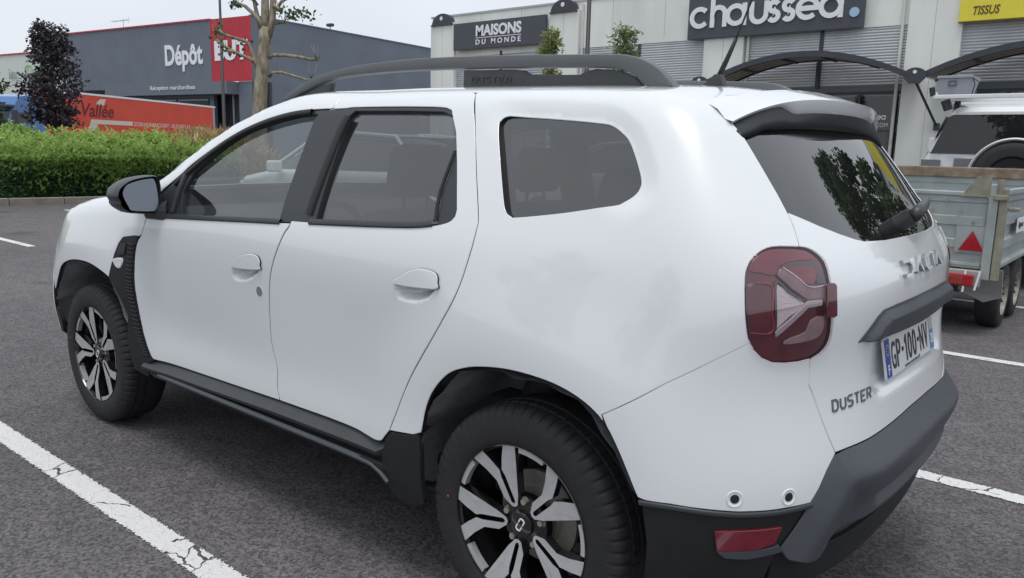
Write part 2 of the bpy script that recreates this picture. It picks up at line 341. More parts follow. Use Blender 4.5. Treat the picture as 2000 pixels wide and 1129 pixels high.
MB().add([(hedge_u(-3)-.30, -3, .05), (hedge_u(8.5)-.30, 8.5, .05), (hedge_u(8.5)-.34, 8.5, .82), (hedge_u(-3)-.34, -3, .82), (hedge_u(-3)-2.9, -3, .05), (hedge_u(8.5)-2.9, 8.5, .05), (hedge_u(8.5)-2.9, 8.5, 1.05), (hedge_u(-3)-2.9, -3, 1.05)],
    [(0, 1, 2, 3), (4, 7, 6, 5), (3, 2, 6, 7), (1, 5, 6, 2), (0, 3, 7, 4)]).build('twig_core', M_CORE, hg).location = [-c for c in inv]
sb = empty('shrub_bank', (hedge_u(4)-2, 4, .1)); tag(sb, 'bright green feathery shrubs spreading above the clipped hedge', 'shrubs', kind='stuff')
inv = np.array(sb.location)
fol('shrub_foliage', 26000, g_top, .12, M_NEW, sb, inv, .42)
fol('shrub_shoot', 9000, g_sprig, .10, M_NEW, sb, inv, .36)
M_BLOND = leafmat('dry_grass', (.55, .40, .20), (.85, .68, .40), .4)
dg_ = empty('dry_grass', (-18.6, 8.9, .1)); tag(dg_, 'tuft of dry golden grass behind the hedge end', 'grass', kind='stuff')
n = 3800; v = rng.normal(0, 1.0, n); q = rng.uniform(-1.0, 1.0, n); hz = rng.uniform(.3, 1.42, n)*np.exp(-(v/2.1)**2)
leaves('grass_blades', np.stack([q, v, hz], 1), np.stack([rng.normal(0, .3, n), rng.normal(0, .3, n), rng.uniform(.6, 1, n)], 1), .30, M_BLOND, dg_, None, .05, .3)

# ---------------------------------------------------------------- trees
M_BARK = pm('bark', (.10, .075, .055), .9, var=.35, vscale=9, bump=.6, bscale=30, stretch=(1, 1, .3))
M_PLANE = pm('plane_bark', (.15, .125, .09), .85, var=.0, vscale=6.5, bump=1.0, bscale=16, detail=8., col2=(.42, .37, .27), stretch=(1, 1, .45))
M_PURP = leafmat('purple_leaf', (.030, .028, .034), (.125, .11, .125), .2)
M_GRN = leafmat('green_leaf', (.030, .065, .030), (.12, .20, .085), .3)
M_LIME = leafmat('lime_leaf', (.16, .22, .06), (.42, .48, .18), .4)
def tree(name, loc, h, crown, mat, lsize, nl, label, trunk_r=.09, bark=None, group=None, clear=.28, seed=1, aspect=.7, spread=.30, ntip=90, up=.25):
    """trunk, limbs to many tips and a cloud of leaves round every tip; crown(t) is the crown radius at relative height t"""
    r = np.random.default_rng(seed); root = empty(name, loc); tag(root, label, 'tree', group)
    mb = MB(); nz_ = 9; px = np.cumsum(r.normal(0, .05, nz_)); py = np.cumsum(r.normal(0, .05, nz_)); zs = np.linspace(0, h*.93, nz_)
    mb.tube([(px[i]-px[0], py[i]-py[0], zs[i]) for i in range(nz_)], [trunk_r*(1-.8*i/(nz_-1))+.012 for i in range(nz_)], 8)
    tips = []
    for k in range(ntip):
        t = r.uniform(0, 1); z = h*(clear+(1-clear)*t); a = r.uniform(0, 6.283); R = crown(t)*math.sqrt(r.uniform(.12, 1))*r.uniform(.8, 1.12)
        z0 = max(h*clear*.75, z-R*up*2-.3); i = min(nz_-1, int(z0/(h*.93)*(nz_-1))); b = (px[i]-px[0], py[i]-py[0], z0)
        e = (b[0]+R*math.cos(a), b[1]+R*math.sin(a), z); m_ = tuple((b[j]+e[j])/2+(.06*R if j == 2 else r.normal()*.05) for j in range(3))
        rr = max(.008, trunk_r*.28*(1-t*.6)); mb.tube([b, m_, e], [rr, rr*.6, rr*.25], 5); tips.append(e)
    mb.build('trunk', bark or M_BARK, root, smooth=True)
    T = np.array(tips); k = r.integers(0, len(T), nl); cl = r.uniform(.5, 1.25, len(T))*spread
    dlt = r.normal(0, 1, (nl, 3)); dlt /= np.linalg.norm(dlt, axis=1)[:, None]; rad = cl[k]*r.uniform(0, 1, nl)**.5
    C = T[k]+dlt*rad[:, None]*np.array([1, 1, .62]); C[:, 2] -= .08*rad
    D = dlt*np.array([1, 1, .3])+r.normal(0, .5, (nl, 3)); D[:, 2] -= .1
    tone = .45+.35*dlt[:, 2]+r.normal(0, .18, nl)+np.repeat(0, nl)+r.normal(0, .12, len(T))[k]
    leaves('crown', C, D, lsize, mat, root, tone, aspect, .3)
    return root
tree('purple_maple', (-35.95, 11.7, 0), 6.0, lambda t: 1.32*(1-.62*t)*(.55+.9*min(t*3, 1)*.5), M_PURP, .15, 5200, 'dark purple leaved tree in front of the red truck', .10, seed=14, aspect=.8, spread=.40, ntip=150, clear=.33)
tree('green_tree', (-36.4, 8.75, 0), 5.5, lambda t: 1.25*(1-.55*t), M_GRN, .16, 9000, 'green leafy tree at the far left beside the blue cab', .11, seed=5, spread=.5, ntip=80, clear=.3)
tree('young_conifer', (-9.96, 12.55, 0), 4.05, lambda t: .46*(1-t)+.05, M_LIME, .09, 3600, 'slim pale green sapling in front of the dark sign end', .035, seed=8, aspect=.3, spread=.20, ntip=90, clear=.25, up=.8)
tree('young_tree', (-8.3, 12.5, 0), 3.92, lambda t: .80*(1-t)**.8+.06, M_GRN if False else leafmat('olive_leaf', (.09, .14, .055), (.30, .37, .17), .4), .085, 4300, 'bushy green sapling in front of the bare corrugated bay', .04, seed=9, aspect=.32, spread=.24, ntip=100, clear=.25, up=.8)
# trees that only the car windows and the shop windows mirror
tree('car_park_tree', (3.4, 13.5, 0), 7.2, lambda t: 2.6*math.sin(PI*min(1, .18+t*.82))**.7, M_GRN, .17, 15000, 'broad leafy tree mirrored in the rear window', .14, seed=12, spread=.55, ntip=120, clear=.28)
for i, (x, y, hh) in enumerate(((-11, -17, 8.2), (-2.5, -19, 7.4))):
    tree('car_park_tree', (x, y, 0), hh, lambda t: 2.8*math.sin(PI*min(1, .2+t*.8))**.7, M_GRN, .22, 7000, ('taller' if i == 0 else 'lower')+' leafy tree mirrored in the shop windows', .15, seed=20+i, spread=.7, ntip=90)

# pollarded plane tree: bare trunk, knuckled limbs, a few tufts
pt = empty('plane_tree', (-22.1, 12.8, 0), math.atan2(.640, .768)); tag(pt, 'pollarded plane tree with bare pale trunk and stubby limbs', 'tree')
mb = MB(); S_ = .0166
def q(x, y, d=0.): return ((x-510)*S_, d, (279-y)*S_+1.38)
mb.tube([(0, 0, -.05), (-.06, 0, .4), q(504, 230), q(508, 180), q(513, 130), q(519, 85), q(521, 60)], [.32, .25, .225, .215, .20, .19, .185], 14)
mb.tube([q(520, 75), q(521, 40), q(522, 0), q(522, -60), q(520, -120)], [.15, .13, .115, .10, .08], 10)
mb.tube([q(526, 78), q(535, 45), q(538, 0), q(542, -50), q(552, -110)], [.12, .11, .10, .08, .06], 10)
limbs = [[(503, 138), (497, 120), (492, 108), (486, 92), (478, 86), (440, 76), (430, 68)], [(500, 132), (488, 118), (468, 113), (455, 104), (440, 98), (428, 86)], [(497, 124), (480, 116), (462, 108), (446, 106)],
    [(526, 117), (532, 112), (555, 111), (585, 114), (606, 118), (618, 117)], [(524, 153), (530, 145), (550, 144), (568, 149), (590, 155), (602, 158), (608, 155)],
    [(516, 62), (508, 44), (497, 34), (484, 23), (470, 18), (464, 20)], [(511, 62), (503, 30), (498, 8), (488, -15)], [(505, 20), (500, 10), (488, 8), (470, 3)], [(500, 14), (508, 2), (512, -12)],
    [(528, 62), (536, 54), (548, 50), (556, 49)], [(540, 28), (552, 12), (572, 2), (600, -2), (606, -1)], [(540, 20), (548, 26), (556, 34)]]
ends = []
for i, l in enumerate(limbs):
    pts = [q(x, y, .12*math.sin(i*2.1+j*.5)) for j, (x, y) in enumerate(l)]; r0 = .075 if i in (0, 5, 6, 3) else .055
    rr = [r0*(1-.55*j/len(l)) for j in range(len(l))]; rr[-1] *= 1.55; mb.tube(pts, rr, 8); ends.append(pts[-1])
for e in ends:                      # thin shoots from the knuckles
    for k in range(5):
        a = rng.uniform(0, 6.28); L_ = rng.uniform(.18, .55); e1 = (e[0]+.3*L_*math.cos(a), e[1]+.3*L_*math.sin(a), e[2]+.45*L_); mb.tube([e, e1, (e[0]+.45*L_*math.cos(a), e[1]+.45*L_*math.sin(a), e[2]+L_)], [.012, .008, .004], 5)
mb.build('trunk', M_PLANE, pt, smooth=True)
C_ = []; 
for i, e in list(enumerate(ends)):
    nn = (24, 14, 12, 4, 4, 40, 24, 10, 16, 6, 8, 110)[i]; c = np.array(e)+(np.array([.45, 0, -.03]) if i == 11 else 0)
    C_.append(c+rng.normal(0, 1, (nn, 3))*(np.array([.26, .2, .10]) if i == 11 else np.array([.10, .10, .07])))
for x, y in ((478, 90), (470, 112)): C_.append(np.array(q(x, y))+rng.normal(0, .08, (10, 3)))
C_ = np.concatenate(C_); leaves('crown', C_, rng.normal(0, 1, C_.shape), .13, M_GRN, pt, None, .7, .3)

# ---------------------------------------------------------------- lamp posts
M_POLE = pm('pole_paint', (.028, .030, .034), .5, var=.1)
def lamp(loc, h, label, arms):
    r = empty('street_lamp', loc, math.atan2(.640, .768)); tag(r, label, 'street lamp', 'street lamps of the car park')
    MB().tube([(0, 0, 0), (0, 0, 1.1), (0, 0, 1.12), (0, 0, h)], [.085, .085, .062, .04], 12).build('pole', M_POLE, r, smooth=True)
    for s in arms:
        MB().tube([(0, 0, h-.02), (s*.25, 0, h+.05), (s*.6, 0, h+.04)], [.03, .026, .022], 8).build('arm', M_POLE, r, smooth=True)
        MB().cbox(min(s*.5, s*1.05), max(s*.5, s*1.05), -.13, .13, h-.01, h+.08, .03).build('lantern', M_POLE, r, angle=40)
lamp((-23.9, 12.5, 0), 6.02, 'slim dark lamp post in front of the red wall panel', (-1, 1))
lamp((-10.0, 13.76, 0), 8.0, 'dark lamp post between the two green saplings', (-1, 1))
# ================================================================ the retail building with its shop fronts (facade at y = 24)
M_CREAM = pm('cream_render', (.77, .79, .745), .75, var=.09, vscale=.9, stretch=(1, 1, .25), bump=.06, bscale=40)
M_CORR = pm('corrugated_steel', (.52, .54, .56), .42, metal=.25, var=.08, vscale=1.2)
M_DARK = pm('dark_steel', (.045, .050, .060), .5, var=.1)
M_SIGN = pm('sign_panel_grey', (.062, .068, .085), .45, var=.06, vscale=2)
M_WHITE = pm('sign_white', (.82, .83, .86), .5, var=.03)
M_YEL = pm('sign_yellow', (.80, .68, .06), .5, var=.04)
M_SHOPG = glass('shop_glass', (.16, .18, .19), 1.7)
M_BACK = pm('shop_interior', (.05, .05, .055), .9, var=.5, vscale=1.3)
FV = 24.0
PIL = [-24.85, -18.2, -11.4, -4.85, 1.8, 8.45]
shop = empty('shop_building', (-12, FV, 0)); tag(shop, 'cream retail building with corrugated bays and dark arched canopies', 'building')
def put(o): o.location = (12, -FV, 0); return o           # parts are modelled in world coordinates
def P(mb, name, mat, **k): return put(mb.build(name, mat, shop, **k))
P(MB().box(-25.6, 9.2, FV, FV+.25, 5.28, 7.02).box(-25.6, -25.35, FV, FV+18, 0, 7.02), 'wall', M_CREAM)
P(MB().box(-25.7, 9.3, FV-.03, FV+.32, 7.02, 7.10), 'coping', pm('coping_metal', (.45, .46, .47), .5))
P(MB().box(-25.3, 9.2, FV+.3, FV+18, 6.6, 6.7), 'roof', M_DARK)
for x in np.arange(-24.9, 9, 2.22): P(MB().box(x-.008, x+.008, FV-.004, FV+.01, 5.45, 7.0), 'panel_joint', pm('joint_grey', (.42, .43, .40), .8))
for x in (-17.35, -5.75, -10.55): P(MB().tube([(x, FV-.06, 0), (x, FV-.06, 6.9)], .05, 10), 'down_pipe', pm('down_pipe', (.62, .64, .60), .6, var=.08))
for i, x in enumerate(PIL):
    P(MB().box(x-.006, x+.006, FV-.164, FV-.15, 0, 6.7), 'panel_joint', MAT['joint_grey'])
    P(MB().box(x-.72, x+.72, FV-.16, FV+.1, 0, 6.72 if i != 0 else 6.75), 'pilaster', M_CREAM)
    mb = MB().prism([(.62*math.cos(a), .46*math.sin(a)) for a in np.linspace(0, PI, 21)], (x, FV-.2, 6.70), (1, 0, 0), (0, 0, 1), (0, -1, 0), -.5).box(x-.66, x+.66, FV-.24, FV+.25, 6.645, 6.697)
    f_ = P(mb, 'finial', M_DARK); d_ = MB().cyl((x-.03, FV-.2, 6.95), (0, -1, 0), .085, .02, 16).build('finial_disc', M_WHITE, f_)
def corr(x0, x1, z0, z1, y, name='corrugated_cladding', pitch=.086, dep=.022):
    n = int((z1-z0)/pitch)*4; rows = []
    for k in range(n+1):
        z = z0+(z1-z0)*k/n; d = dep*[0, .8, 1, .8][k % 4]; rows.append([(x0, y-d, z), (x1, y-d, z)])
    return P(MB().grid(rows), name, M_CORR)
for i in range(5):
    a, b = PIL[i]+.72, PIL[i+1]-.72
    top = 5.42 if i == 0 else 5.27; m_ = (a+b)/2
    corr(a, m_-.06, 3.55, top, FV+.03); corr(m_+.06, b, 3.55, top, FV+.03)
    P(MB().box(m_-.06, m_+.06, FV-.02, FV+.1, 3.55, top), 'cladding_post', M_DARK)
    P(MB().box(a, b, FV-.02, FV+.12, 3.36, 3.55), 'fascia_beam', pm('fascia_green_grey', (.12, .14, .14), .6))
    P(MB().box(a-.3, b+.3, FV+4.0, FV+4.1, 0, 3.5), 'shop_back_wall', M_BACK)
    n = 4; w = (b-a)/n
    for k in range(n):
        f_ = P(MB().box(a+k*w, a+k*w+.06, FV+.02, FV+.1, 0, 3.36).box(a+k*w+.06, a+(k+1)*w, FV+.02, FV+.1, 3.28, 3.36).box(a+k*w+.06, a+(k+1)*w, FV+.02, FV+.1, 0, .1).box(a+k*w+.06, a+(k+1)*w, FV+.02, FV+.09, 2.16, 2.21), 'window_frame', M_DARK)
        MB().box(a+k*w+.06, a+(k+1)*w, FV+.06, FV+.068, .1, 2.16).box(a+k*w+.06, a+(k+1)*w, FV+.06, FV+.068, 2.21, 3.28).build('pane', M_SHOPG, f_)
    for k in range(9):      # goods and shelves faintly seen inside
        sx = a+rng.uniform(.2, b-a-.8); sz = rng.uniform(.2, 2.2)
        P(MB().box(sx, sx+rng.uniform(.3, .9), FV+1+rng.uniform(0, 2), FV+1.3+2, sz, sz+.04).box(sx+.05, sx+.4, FV+1.2, FV+1.5, sz+.04, sz+.25), 'shop_shelf', pm('shelf_%d' % (k % 3), ((.35, .33, .3), (.5, .5, .5), (.2, .22, .25))[k % 3], .7))
# canopies: a shallow arch over every bay from the third pilaster on
def canopy(i):
    a, b = PIL[i], PIL[i+1]; cx = (a+b)/2; c = empty('canopy', (cx, FV, 3.5))
    tag(c, ['', '', 'dark arched canopy below the shoe shop sign', 'dark arched canopy below the yellow fabric sign', 'dark arched canopy of the rightmost bay'][i], 'canopy', 'arched canopies along the shops')
    half = (b-a)/2-.2
    def arch(y0, y1, d0, d1, n=24, mat=M_DARK, name='arch_beam'):
        top = []; 
        for k in range(n+1):
            t = -1+2*k/n; z = 3.58-3.5+.74*(1-t*t)
            top.append([(half*t, y0-FV, z+d0), (half*t, y1-FV, z+d0), (half*t, y1-FV, z+d1), (half*t, y0-FV, z+d1)])
        return MB().grid(top, closed=True).build(name, mat, c)
    arch(22.35, 22.45, 0, .17); arch(23.7, 23.8, 0, .12)
    arch(22.45, 23.7, .14, .155, name='canopy_sheet', mat=pm('canopy_sheet', (.11, .115, .11), .6, var=.15))
    for yy in (22.75, 23.1, 23.45): arch(yy, yy+.1, .02, .12, mat=pm('canopy_slat', (.42, .40, .33), .6, var=.1), name='slat')
    for t in (-.62, -.2, .2, .62): MB().box(half*t-.04, half*t+.04, 22.45-FV, 23.7-FV, .08+.74*(1-t*t)-.03, .08+.74*(1-t*t)+.015).build('cross_rib', M_DARK, c)
    MB().box(-.05, .05, 23.86-FV, 23.96-FV, -.0, .80).build('centre_post', M_DARK, c)
for i in (2, 3, 4): canopy(i)
for x in PIL[2:6]:
    br = empty('canopy_bracket', (x, 22.3, 3.62)); tag(br, 'dark rounded canopy bracket with white stud %s' % {-11.4: 'hidden behind the roof rail', -4.85: 'between the two canopies', 1.8: 'right of the yellow sign', 8.45: 'at the far right end'}[x], 'bracket', 'canopy brackets')
    pl = [(.30*math.cos(a)*1.0, .02+.22*math.sin(a)) for a in np.linspace(0, PI, 13)]+[(-.30, -.02), (-.14, -.19), (.14, -.19), (.30, -.02)]
    p_ = MB().prism(pl, (0, 0, 0), (1, 0, 0), (0, 0, 1), (0, -1, 0), .06).build('plate', M_DARK, br); MB().cyl((0, -.06, .12), (0, -1, 0), .05, .02, 14).build('stud', M_WHITE, p_)
    MB().tube([(.05, -.02, -.17), (.36, 1.45, -1.30)], .035, 8).build('strut', M_DARK, br); MB().box(.29, .43, 1.40, 1.54, -1.42, -1.22).build('strut_foot', M_DARK, br)
# signs
def board(name, x0, x1, z0, z1, mat, label, d=.10):
    s = empty(name, ((x0+x1)/2, FV-.02, z0)); tag(s, label, 'sign'); cx = (x0+x1)/2
    MB().cbox(x0-cx, x1-cx, -d-.16, -.14, 0, z1-z0, .012).build('panel', mat, s); return s, cx, z0, -d-.16
s, cx, z0, yy = board('shop_sign', -24.05, -18.98, 5.53, 6.64, M_SIGN, 'dark grey sign with two ruled lines of white capitals')
text('lettering', 'MAISONS', (-22.72-cx, yy, 6.03-z0), (1, 0, 0), (0, -1, 0), 2.50, .46, .02, M_WHITE, s, bold=.035)
MB().box(-22.72-cx, -20.22-cx, yy-.02, yy, 5.955-z0, 5.98-z0).build('rule', M_WHITE, s)
text('lettering', 'D U   M O N D E', (-22.72-cx, yy, 5.69-z0), (1, 0, 0), (0, -1, 0), 2.48, .215, .02, M_WHITE, s, bold=.02)
s, cx, z0, yy = board('shop_sign', -12.72, -6.82, 5.26, 6.62, M_SIGN, 'big dark sign with rounded white lettering and a blue dot')
def chaussea(mb, o, ex, ey, ez, k, d, kx=1.):
    w = .215; x = .5; r = .395; cnt = [0]
    def st(pts): cnt[0] += 1; stroke(mb, [((p[0]-0.0)*k*kx, p[1]*k) for p in pts], w*k, o, ex, ey, ez, d, 0, .004*k*(cnt[0] % 4))
    st(arc_pts(x, .5, r, 42, 318, 26)); x += .62                                   # c
    st([(x, 0), (x, 1.38)]); st([(x, .45)]+arc_pts(x+.30, .60, .30, 180, 0, 14)+[(x+.60, 0)]); x += 1.12     # h
    for ch in 'aussea':
        if ch == 'a': st(arc_pts(x, .5, r, 0, 360, 36)); st([(x+r, 0), (x+r, 1.0)]); x += .72
        if ch == 'u': st([(x, 1.0)]+arc_pts(x+.33, .42, .33, 180, 360, 14)+[(x+.66, 1.0)]); x += .98
        if ch == 's': st(arc_pts(x+.02, .70, .20, 30, 270, 14)+arc_pts(x+.02, .30, .20, 90, -150, 14)); x += .64
        if ch == 'e': x += .18; st(arc_pts(x, .5, r, 0, 315, 30)); st([(x-r, .5), (x+r+.1, .5)]); x += .96
    return x
mb = MB(); chaussea(mb, (-12.64-cx+.0, yy, 5.60-z0), (1, 0, 0), (0, 0, 1), (0, -1, 0), .715, .05, 1.06); mb.build('lettering', M_WHITE, s)
MB().cyl((-7.10-cx, yy, 5.72-z0), (0, -1, 0), .145, .05, 24).build('dot', pm('sign_blue', (.36, .55, .68), .5), s)
s, cx, z0, yy = board('shop_sign', -4.22, 1.1, 5.21, 6.75, M_YEL, 'yellow sign with dark word TISSUS')
M_BROWN = pm('sign_brown', (.13, .085, .01), .6)
text('lettering', 'TISSUS', (-3.88-cx, yy, 5.37-z0), (1, 0, 0), (0, -1, 0), .66, .24, .01, M_BROWN, s, bold=.02, shear=.2)
MB().box(-4.22-cx, 1.1-cx, yy-.01, yy+.08, -.03, -.004).build('edge_strip', M_BROWN, s)
# lettering on the shop glass
s = empty('window_lettering', (-6.0, FV, 2.3)); tag(s, 'small white lettering on the dark shop window behind the spoiler', 'sign')
mb = MB(); chaussea(mb, (-.92, .055, .22), (1, 0, 0), (0, 0, 1), (0, -1, 0), .135, .004); mb.build('lettering', M_WHITE, s)
text('lettering', 'COM', (-.26, .055, 0), (1, 0, 0), (0, -1, 0), .34, .125, .004, M_WHITE, s)
for tx, w_, bb in ((-4.05, .74, 'TISSUS'), (-2.72, 1.1, 'MERCERIE')):
    s = empty('window_lettering', (tx, FV, 3.02)); tag(s, 'yellow %s lettering on the dark shop window' % bb, 'sign', 'yellow words on the fabric shop window')
    text('lettering', bb, (0, .055, 0), (1, 0, 0), (0, -1, 0), w_, .17, .004, M_YEL, s, bold=.02, shear=.15)

# ================================================================ the grey warehouse
M_CLAD = pm('grey_cladding', (.145, .172, .212), .55, var=.07, vscale=.4)
M_RED = pm('red_cladding', (.47, .028, .045), .5, var=.08, vscale=.5)
WC = Vector((-57.99, 35.41, 0)); yl, yr = math.radians(97), math.radians(7)
wh = empty('warehouse', WC, 0); tag(wh, 'big grey corrugated warehouse with a red corner panel', 'building')
dL = Vector((-math.sin(yl), math.cos(yl), 0)); dR = Vector((-math.sin(yr), math.cos(yr), 0)); nL = Vector((dL.y, -dL.x, 0)); nL = -nL if nL.dot(Vector((1.3, -2.5, 0))-WC) < 0 else nL
nR = Vector((dR.y, -dR.x, 0)); nR = -nR if nR.dot(Vector((1.3, -2.5, 0))-WC) < 0 else nR
def wpt(d, n, a, z, o=0.): return d*a+n*o+Vector((0, 0, z))
def clad(name, d, n, a0, a1, z0, z1, mat, off, pitch=.30, dep=.05, par=None):
    k = int((a1-a0)/pitch)*4; rows = []
    for i in range(k+1):
        a = a0+(a1-a0)*i/k; o = off+dep*[0, 0, 1, 1][i % 4]; rows.append([wpt(d, n, a, z0, o), wpt(d, n, a, z1, o)])
    return MB().grid(rows).build(name, mat, par or wh)
clad('wall_cladding', dL, nL, 5.0, 27.5, 5.9, 11.3, M_CLAD, 0); clad('red_panel', dL, nL, -.1, 5.0, 6.25, 11.35, M_RED, .06)
clad('wall_cladding', dR, nR, 0, 60, 0, 11.35, M_CLAD, 0, pitch=.6, dep=.01)
def slab(name, d, n, a0, a1, z0, z1, o0, o1, mat, par=None):
    vs = [wpt(d, n, a, z, o) for z in (z0, z1) for a, o in ((a0, o0), (a1, o0), (a1, o1), (a0, o1))]
    return MB().add(vs, [(0, 1, 2, 3), (4, 5, 6, 7), (0, 1, 5, 4), (1, 2, 6, 5), (2, 3, 7, 6), (3, 0, 4, 7)]).build(name, mat, par or wh)
slab('roof_edge', dL, nL, 5.0, 27.5, 11.3, 11.42, -.3, .12, M_RED); slab('roof_edge', dR, nR, .1, 60, 11.35, 11.45, -.3, .08, M_CLAD)
slab('lower_wall', dL, nL, 5, 27.5, 0, 5.2, -.4, -.05, M_CLAD); slab('corner_wall', dL, nL, 0, 1.7, 0, 6.25, -.3, -.02, M_CLAD)
slab('dock_wall', dL, nL, -.5, 9.0, 0, 6.25, -1.6, -1.4, M_DARK)
slab('dock_canopy', dL, nL, 1.7, 19, 5.2, 6.2, -.2, 1.2, pm('dock_canopy_grey', (.14, .16, .19), .55, var=.05))
for a0 in (5.6, 10.0, 14.4):
    f_ = slab('dock_door', dL, nL, a0, a0+4.1, .2, 5.0, -.05, .02, pm('dock_door_dark', (.03, .034, .04), .5)); slab('door_frame', dL, nL, a0, a0+4.1, 4.75, 4.9, .025, .06, pm('frame_grey', (.30, .33, .36), .5), f_); slab('door_frame', dL, nL, a0+4.0, a0+4.1, .2, 4.75, .025, .06, MAT['frame_grey'], f_)
slab('drain_pipe', dL, nL, 2.4, 2.5, 0, 5.2, -.1, 0, MAT['frame_grey'])
slab('roof', dL, nL, .3, 27, 11.1, 11.2, -40, -.3, M_DARK)
# aerial and flood lamp on the roof
b_ = wpt(dL, nL, 22.2, 11.3, -3); mb = MB().tube([b_, b_+Vector((0, 0, 1.55))], .03, 6); tq = b_+Vector((0, 0, 1.45)); mb.tube([tq-dL*.9, tq+dL*1.9], .022, 5)
for k in range(6): mb.tube([tq+dL*(-.8+k*.5)-nL*.3, tq+dL*(-.8+k*.5)+nL*.3], .012, 4)
mb.tube([tq-dL*.9-Vector((0, 0, .3)), tq-dL*.9+Vector((0, 0, .3))], .012, 4)
mb.build('aerial', pm('aerial_metal', (.4, .4, .42), .4, metal=.6), wh)
b_ = wpt(dR, nR, 8.9, 11.45, -.1); MB().tube([b_, b_+Vector((0, 0, .3))], .04, 6).cbox(b_.x-.35, b_.x+.35, b_.y-.2, b_.y+.2, b_.z+.25, b_.z+.5, .05).build('flood_lamp', M_DARK, wh)
def wtext(name, body, a, z, w, h, label, bold, off=.06):
    s = empty(name, WC+wpt(dL, nL, a, z, off)); tag(s, label, 'sign'); text('lettering', body, (0, 0, 0), -dL, nL, w, h, .025, M_WHITE, s, bold=bold); return s
wtext('wall_lettering', 'Dépôt', 11.3, 7.25, 5.2, 2.30, 'white Dépôt lettering on the grey warehouse wall', .03)
wtext('wall_lettering', 'BUT', 4.42, 7.95, 4.15, 1.62, 'three big white letters on the red wall panel', .055, .12)
wtext('wall_lettering', 'Réception marchandises', 11.95, 5.52, 6.25, .46, 'small white Réception marchandises lettering on the dock canopy', .004, 1.22)
# the pale building further left
M_PALE = pm('pale_render', (.62, .66, .62), .7, var=.04)
kb = empty('kitchen_shop', WC+dL*27.6); tag(kb, 'pale building with red roof edge and faded green lettering', 'building')
slab('wall', dL, nL, 0, 40, 0, 9.9, -12, -.6, M_PALE, kb); slab('roof_edge', dL, nL, 0, 40, 9.9, 10.05, -12, -.5, M_RED, kb)
slab('low_window', dL, nL, .4, 3.4, 0, 3.4, -.55, -.5, M_DARK, kb)
M_GRNL = pm('sign_green', (.22, .46, .14), .6); M_GREYL = pm('sign_grey', (.34, .38, .36), .6)
s = empty('wall_lettering', WC+wpt(dL, nL, 36.3, 7.5, -.45)); tag(s, 'faded green Cuisine lettering half hidden by the purple tree', 'sign'); text('lettering', 'Cuisine', (0, 0, 0), -dL, nL, 5.9, 1.25, .05, M_GRNL, s)
s = empty('wall_lettering', WC+wpt(dL, nL, 39.6, 7.4, -.45)); tag(s, 'grey word ending left of the green lettering', 'sign'); text('lettering', 'in', (0, 0, 0), -dL, nL, 1.3, 1.05, .05, M_GREYL, s)
# ================================================================ other vehicles
M_TYRE = pm('tyre_rubber', (.018, .018, .020), .72, var=.2, vscale=30, bump=.15, bscale=220)
M_BLACKP = pm('black_plastic', (.022, .024, .027), .55, var=.12, vscale=12, bump=.08, bscale=500)
M_STEEL = pm('wheel_steel', (.33, .31, .27), .55, metal=.4, var=.25, vscale=14)
M_GALV = pm('galvanised_steel', (.36, .40, .39), .5, metal=.25, var=.13, vscale=5)
M_RUST = pm('rusty_paint', (.17, .105, .07), .85, vscale=9, col2=(.30, .25, .20), bump=.2, bscale=40)
M_REDL = pm('red_lens', (.36, .014, .024), .18, coat=.6, var=.1, vscale=40)
def wheel_simple(name, r, w, parent, loc, ax=(0, 1, 0), rim=M_STEEL, dish=.03):
    """tyre with rounded shoulders and a dished disc with holes; the axle runs along local y, outer face at -y"""
    prof = [(.62, .5), (.80, .5), (.93, .46), (.985, .36), (1.0, .2), (1.0, -.2), (.985, -.36), (.93, -.46), (.80, -.5), (.62, -.5)]
    n = 40; rows = [[(r*p*math.cos(k*2*PI/n), w*q, r*p*math.sin(k*2*PI/n)) for k in range(n)] for p, q in prof]
    t = MB().grid(rows, closed=True).build(name, M_TYRE, parent, angle=40); t.location = loc
    pr = [(.63, -.5), (.60, -.47), (.56, -.30), (.36, -.22), (.30, -.34), (.14, -.36), (.0, -.36)]
    rows = [[(r*p*math.cos(k*2*PI/n), w*q, r*p*math.sin(k*2*PI/n)) for k in range(n)] for p, q in pr]
    MB().grid(rows, closed=True).build('rim', rim, t, angle=35)
    mb = MB()
    for k in range(5): a = k*2*PI/5; mb.cyl((r*.21*math.cos(a), -w*.36, r*.21*math.sin(a)), (0, -1, 0), .012, .015, 6)
    mb.build('wheel_nut', M_BLACKP, t)
    if ax[0]: t.rotation_euler = (0, 0, PI/2*ax[0])
    return t
# ---- articulated lorry
td = Vector((-8, 13.57, 0)).normalized(); lo = empty('lorry', (-48.93, 17.85, 0), math.atan2(td.y, td.x)); tag(lo, 'lorry with blue cab and long red curtain sided trailer', 'lorry')
M_TRED = pm('lorry_red', (.68, .068, .032), .5, var=.07, vscale=.6); M_TBLUE = pm('cab_blue', (.055, .17, .42), .35, coat=.5, var=.05)
LW = 2.55                                   # the trailer's far side; its near side faces -y
MB().box(0, 15.4, 0, LW, 1.25, 3.88).build('trailer_side', M_TRED, lo)
MB().box(-.05, 15.75, -.03, LW+.03, 3.884, 4.0).build('roof_rail', M_WHITE, lo); MB().box(15.402, 15.7, .01, LW, 1.2, 3.88).build('rear_door', pm('trailer_grey', (.36, .38, .40), .5), lo)
MB().box(0, 15.5, .06, LW-.1, .95, 1.24).build('chassis', M_DARK, lo)
for x in (9.6, 10.9, 12.2): wheel_simple('wheel', .5, .36, lo, (x, .2, .5))
cabp = [(-5.0, .5), (-5.05, 1.6), (-4.75, 2.75), (-4.2, 3.45), (-3.2, 3.62), (-2.45, 3.55), (-2.3, .5)]
